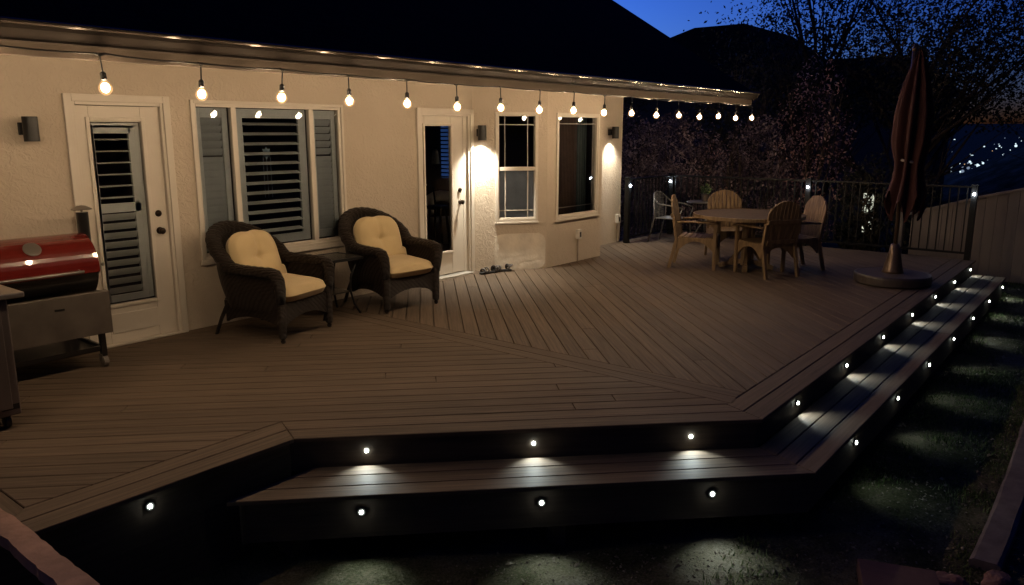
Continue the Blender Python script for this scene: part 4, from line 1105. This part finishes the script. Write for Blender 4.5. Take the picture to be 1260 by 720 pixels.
shrub('evergreen_shrub', 15.2, -3.3, G0-.2, 2.6, 1.0, 1.0, 5000, .04, LEAFD, 'low dark shrub behind the umbrella', gs)
def tree(x, y, z0, h, crown, n, label, seed):
    random.seed(seed)
    e = empty('leafy_tree', (x,y,z0), 0, label, 'tree', 'trees beyond the railing')
    m = MB(); br = []
    m.tube([(0,0,0),(.1,.05,h*.18),(.05,.1,h*.35),(.0,.0,h*.6)], [.22,.17,.13,.06], 10)
    for i in range(26):
        z = h*random.uniform(.15,.6); a = random.uniform(0,2*PI); L_ = random.uniform(.5,1)
        tx, ty, tz = math.cos(a)*crown[0]*L_*.9, math.sin(a)*crown[1]*L_*.9, z+random.uniform(.1,.45)*h
        mid = (tx*.4+random.uniform(-.2,.2), ty*.4+random.uniform(-.2,.2), z+(tz-z)*.45)
        m.tube([(.03,.05,z),mid,(tx,ty,tz)], [.06,.035,.01], 6); br.append((tx,ty,tz)); br.append(mid)
        for k in range(3):
            b = (tx+random.uniform(-.8,.8),ty+random.uniform(-.8,.8),tz+random.uniform(-.3,.8)); m.tube([mid,b],[.018,.005],5); br.append(b)
    m.build('trunk', BARK, e)
    m = MB(); cl_ = [Vector(b) for b in br]
    for i in range(n):
        c = random.choice(cl_); s = .62
        q = c+Vector((random.gauss(0,s),random.gauss(0,s),random.gauss(0,s*.8)))
        if noise.noise(q*1.1+Vector((seed,0,0)))+.4*noise.noise(q*3.2) < -.22: continue
        if q.z+z0 < 2.0+.5*noise.noise(q*1.5)+max(0,-.12*(x-17)): continue
        s = .042*random.uniform(.6,1.4)
        a = Vector((random.gauss(0,1),random.gauss(0,1),random.gauss(0,1))).normalized(); b = a.cross(Vector((random.gauss(0,1),random.gauss(0,1),random.gauss(0,1)))).normalized()
        m.add([q-a*s, q-b*s*.5, q+a*s, q+b*s*.5], [(0,1,2,3)], col=random.random())
    m.build('crown', LEAFD, e)
tree(18.6,-2.9,-1.4,6.8,(2.5,3.0),42000,'large leafy tree filling the upper right behind the umbrella',11)
tree(18.4,-.9,-1.4,7.0,(1.6,1.6),15000,'leafy tree rising behind the pink blossoming tree',12)
tree(20.0,-6.9,-1.6,6.6,(2.2,2.2),15000,'leafy tree at the right edge above the vinyl fence',13)
random.seed(21)

# ------------------------------------------------------------------ neighbour house
nb = empty('neighbour_house', (34,4,-3), 0, 'dark neighbouring house with hipped roof beyond the garden trees', 'house')
NM = Matrix.Translation((-34,-4,3))
NW = mat('neighbour_siding', (.07,.06,.055), .9)
m = MB().xf(NM); m.box(28.6,38,3.5,14,-4,3.4); m.box(29.2,36,-.6,3.5,-4,3.3)
m.build('wall', NW, nb)
m = MB().xf(NM)
m.add([(28,2.6,3.3),(39,2.6,3.3),(39,15,3.3),(28,15,3.3),(30.6,6.0,5.98),(30.6,8.1,5.98),(36,8.1,5.98),(36,6.0,5.98)], [(0,1,7,4),(1,2,6,7),(2,3,5,6),(3,0,4,5),(4,7,6,5),(3,2,1,0)])
m.add([(28.6,-1.0,3.2),(28.6,4,3.2),(30,4,4.40),(30,0.0,4.40),(36,-1.0,3.2),(34.5,0.0,4.4),(34.5,4,4.4),(36,4,3.2)], [(0,3,2,1),(0,4,5,3),(3,5,6,2),(4,7,6,5)])
m.build('roof', SHING, nb)
# added glowing box for pale light patches glimpsed through the foliage behind the railing
e = empty('added_glowbox', (14.60,-3.20,-1.0), 0, 'pale light patches made with an added lantern glimpsed through leaves behind the railing', 'glowbox')
m = MB(); m.box(-.13,.13,-.13,.13,.0,1.10); m.build('base', BLACK, e, bevel=.004); m = MB(); m.box(-.15,.15,-.15,.15,1.80,1.84); m.build('cap', BLACK, e, bevel=.004)
m = MB(); m.box(-.08,.08,-.08,.08,1.10,1.80); m.build('glow_panel', emit('light_patch_glow',(.95,.98,.78),.75), e)
shrub('leafy_shrub', 14.25, -3.13, -1.0, 2.0, .22, .36, 1500, .05, LEAFD, 'sparse shrub with leaves in front of the added lantern', gs)

# ------------------------------------------------------------------ town lights in the valley
tl = MB(); TLN = MB()
random.seed(5)
cols = 3
def townpt(px, py, r):
    # direction table from the valley view: azimuth / drop chosen per lamp, placed on the valley floor
    az, drop = px, py
    dist = 200
    for it in range(60):
        x = dist*math.cos(az); y = -6.87+dist*math.sin(az)
        if 1.845-drop*dist <= gz(x,y)+2: break
        dist *= 1.06
    return x, y, 1.845-drop*dist, dist
for i in range(170):
    az = random.uniform(-.04,.26) if i > 50 else random.uniform(.13,.205)
    drop = abs(random.gauss(.03,.014)) if i > 50 else random.gauss(.044,.006)
    if az < .13: drop = random.uniform(.004,.03)
    drop = max(.006,drop)
    x, y, z, d = townpt(az, drop, 0)
    b = random.random()
    tl.mi = 0 if b < .6 else (1 if b < .85 else 2)
    tl.ball((x,y,z), d*(.0004+.0010*random.random()**3 + (.0006 if i <= 50 else 0)), 5)
tag(tl.build('town_lights', [emit('town_white',(.7,.9,1.0),1.3), emit('town_dim',(.5,.65,.9),.35), emit('town_orange',(1,.6,.3),.7)]), 'scattered lights of a distant town in the valley', 'town lights', kind='stuff')

# ------------------------------------------------------------------ foreground pieces
e = empty('retaining_plank', (.975,-3.4,.27), R(0), 'rough weathered plank rail beside the near left corner of the deck', 'plank')
m = MB(); v = []; f_ = []; n = 60
for i in range(n+1):
    y = .3-i*.03; w0 = .045+.010*noise.noise(Vector((y*7,0,1)))+.006*noise.noise(Vector((y*23,0,1))); w1 = .045+.010*noise.noise(Vector((y*6,4,1)))+.008*noise.noise(Vector((y*19,3,1)))
    z = .035+.006*noise.noise(Vector((y*3,9,1)))
    v += [(w0,y,z),( w0,y,z-.05),(-w1,y,z-.05),(-w1,y,z)]
for i in range(n):
    for k in range(4): f_.append((i*4+k,(i+1)*4+k,(i+1)*4+(k+1)%4,i*4+(k+1)%4))
f_ += [(0,1,2,3),(n*4+3,n*4+2,n*4+1,n*4)]; m.add(v, f_); m.build('plank', PLANK, e)
for yy in (.2,-1.4):
    m = MB(); m.box(-.03,.03,yy-.03,yy+.03,-1.1,-.016); m.build('post', DECKD, e)
e = empty('paver', (4.30,-6.13,-.60), R(20), 'flat red square paver at the bottom edge of the lawn', 'paver')
m = MB(); m.box(-.2,.2,-.2,.2,-.03,.05); m.build('slab', PAVER, e, bevel=.006)
def rock(x, y, s, label, seed):
    m = MB(); m.ball((0,0,0), 1, 14); 
    m.v = [tuple(Vector(p)*(1+.35*noise.noise(Vector(p)*1.3+Vector((seed,0,0)))+.12*noise.noise(Vector(p)*4+Vector((seed,0,0))))) for p in m.v]
    m.v = [(p[0]*s,p[1]*s*.7,p[2]*s*.5) for p in m.v]
    o = m.build('rock', STONE); o.location = (x,y,gz(x,y)+s*.15); o.rotation_euler = (0,0,seed); tag(o, label, 'rock', 'reddish rocks at the lawn edge')
rock(4.62,-6.33,.12,'reddish rock beside the square paver',1.3); rock(4.80,-6.52,.10,'smaller reddish rock near the end of the kerb',3.1)

# ------------------------------------------------------------------ camera, world, render
cam = bpy.data.cameras.new('camera'); co = bpy.data.objects.new('camera', cam); C.objects.link(co)
cam.sensor_width = 36; cam.lens = 960/1260*36; cam.clip_end = 9000; cam.clip_start = .05
co.location = (0,-6.8716,1.845)
yaw, pitch = R(38.65), R(-11.65)
fwd = Vector((math.cos(yaw)*math.cos(pitch), math.sin(yaw)*math.cos(pitch), math.sin(pitch)))
co.rotation_euler = fwd.to_track_quat('-Z','Y').to_euler()
sc.camera = co
w = bpy.data.worlds.new('World'); sc.world = w; w.use_nodes = True
n = w.node_tree; bg = n.nodes['Background']
sky = n.nodes.new('ShaderNodeTexSky'); sky.sky_type = 'NISHITA'; sky.sun_disc = False
sky.sun_elevation = R(-5.5); sky.sun_rotation = R(12); sky.air_density = 1.0; sky.dust_density = .4; sky.ozone_density = 3.0
hs = n.nodes.new('ShaderNodeMix'); hs.data_type = 'RGBA'; hs.blend_type = 'MULTIPLY'; hs.inputs[0].default_value = 1
n.links.new(sky.outputs[0], hs.inputs[6]); hs.inputs[7].default_value = (.45,.8,1.35,1); n.links.new(hs.outputs[2], bg.inputs[0]); bg.inputs[1].default_value = 22.5
sun = bpy.data.lights.new('afterglow','SUN'); sun.energy = .01; sun.angle = R(20); sun.color = (.5,.6,1)
so_ = bpy.data.objects.new('afterglow', sun); C.objects.link(so_); so_.rotation_euler = (R(80),0,R(-60))
sc.view_settings.view_transform = 'Standard'; sc.view_settings.look = 'None'; sc.view_settings.gamma = 1; sc.view_settings.exposure = 0
sc.cycles.use_denoising = True
try: sc.cycles.denoiser = 'OPENIMAGEDENOISE'
except Exception: pass
sc.cycles.max_bounces = 6; sc.cycles.diffuse_bounces = 3; sc.cycles.glossy_bounces = 3; sc.cycles.transparent_max_bounces = 12
sc.cycles.use_light_tree = True; sc.cycles.sample_clamp_indirect = 3
sc.cycles.caustics_reflective = False; sc.cycles.caustics_refractive = False
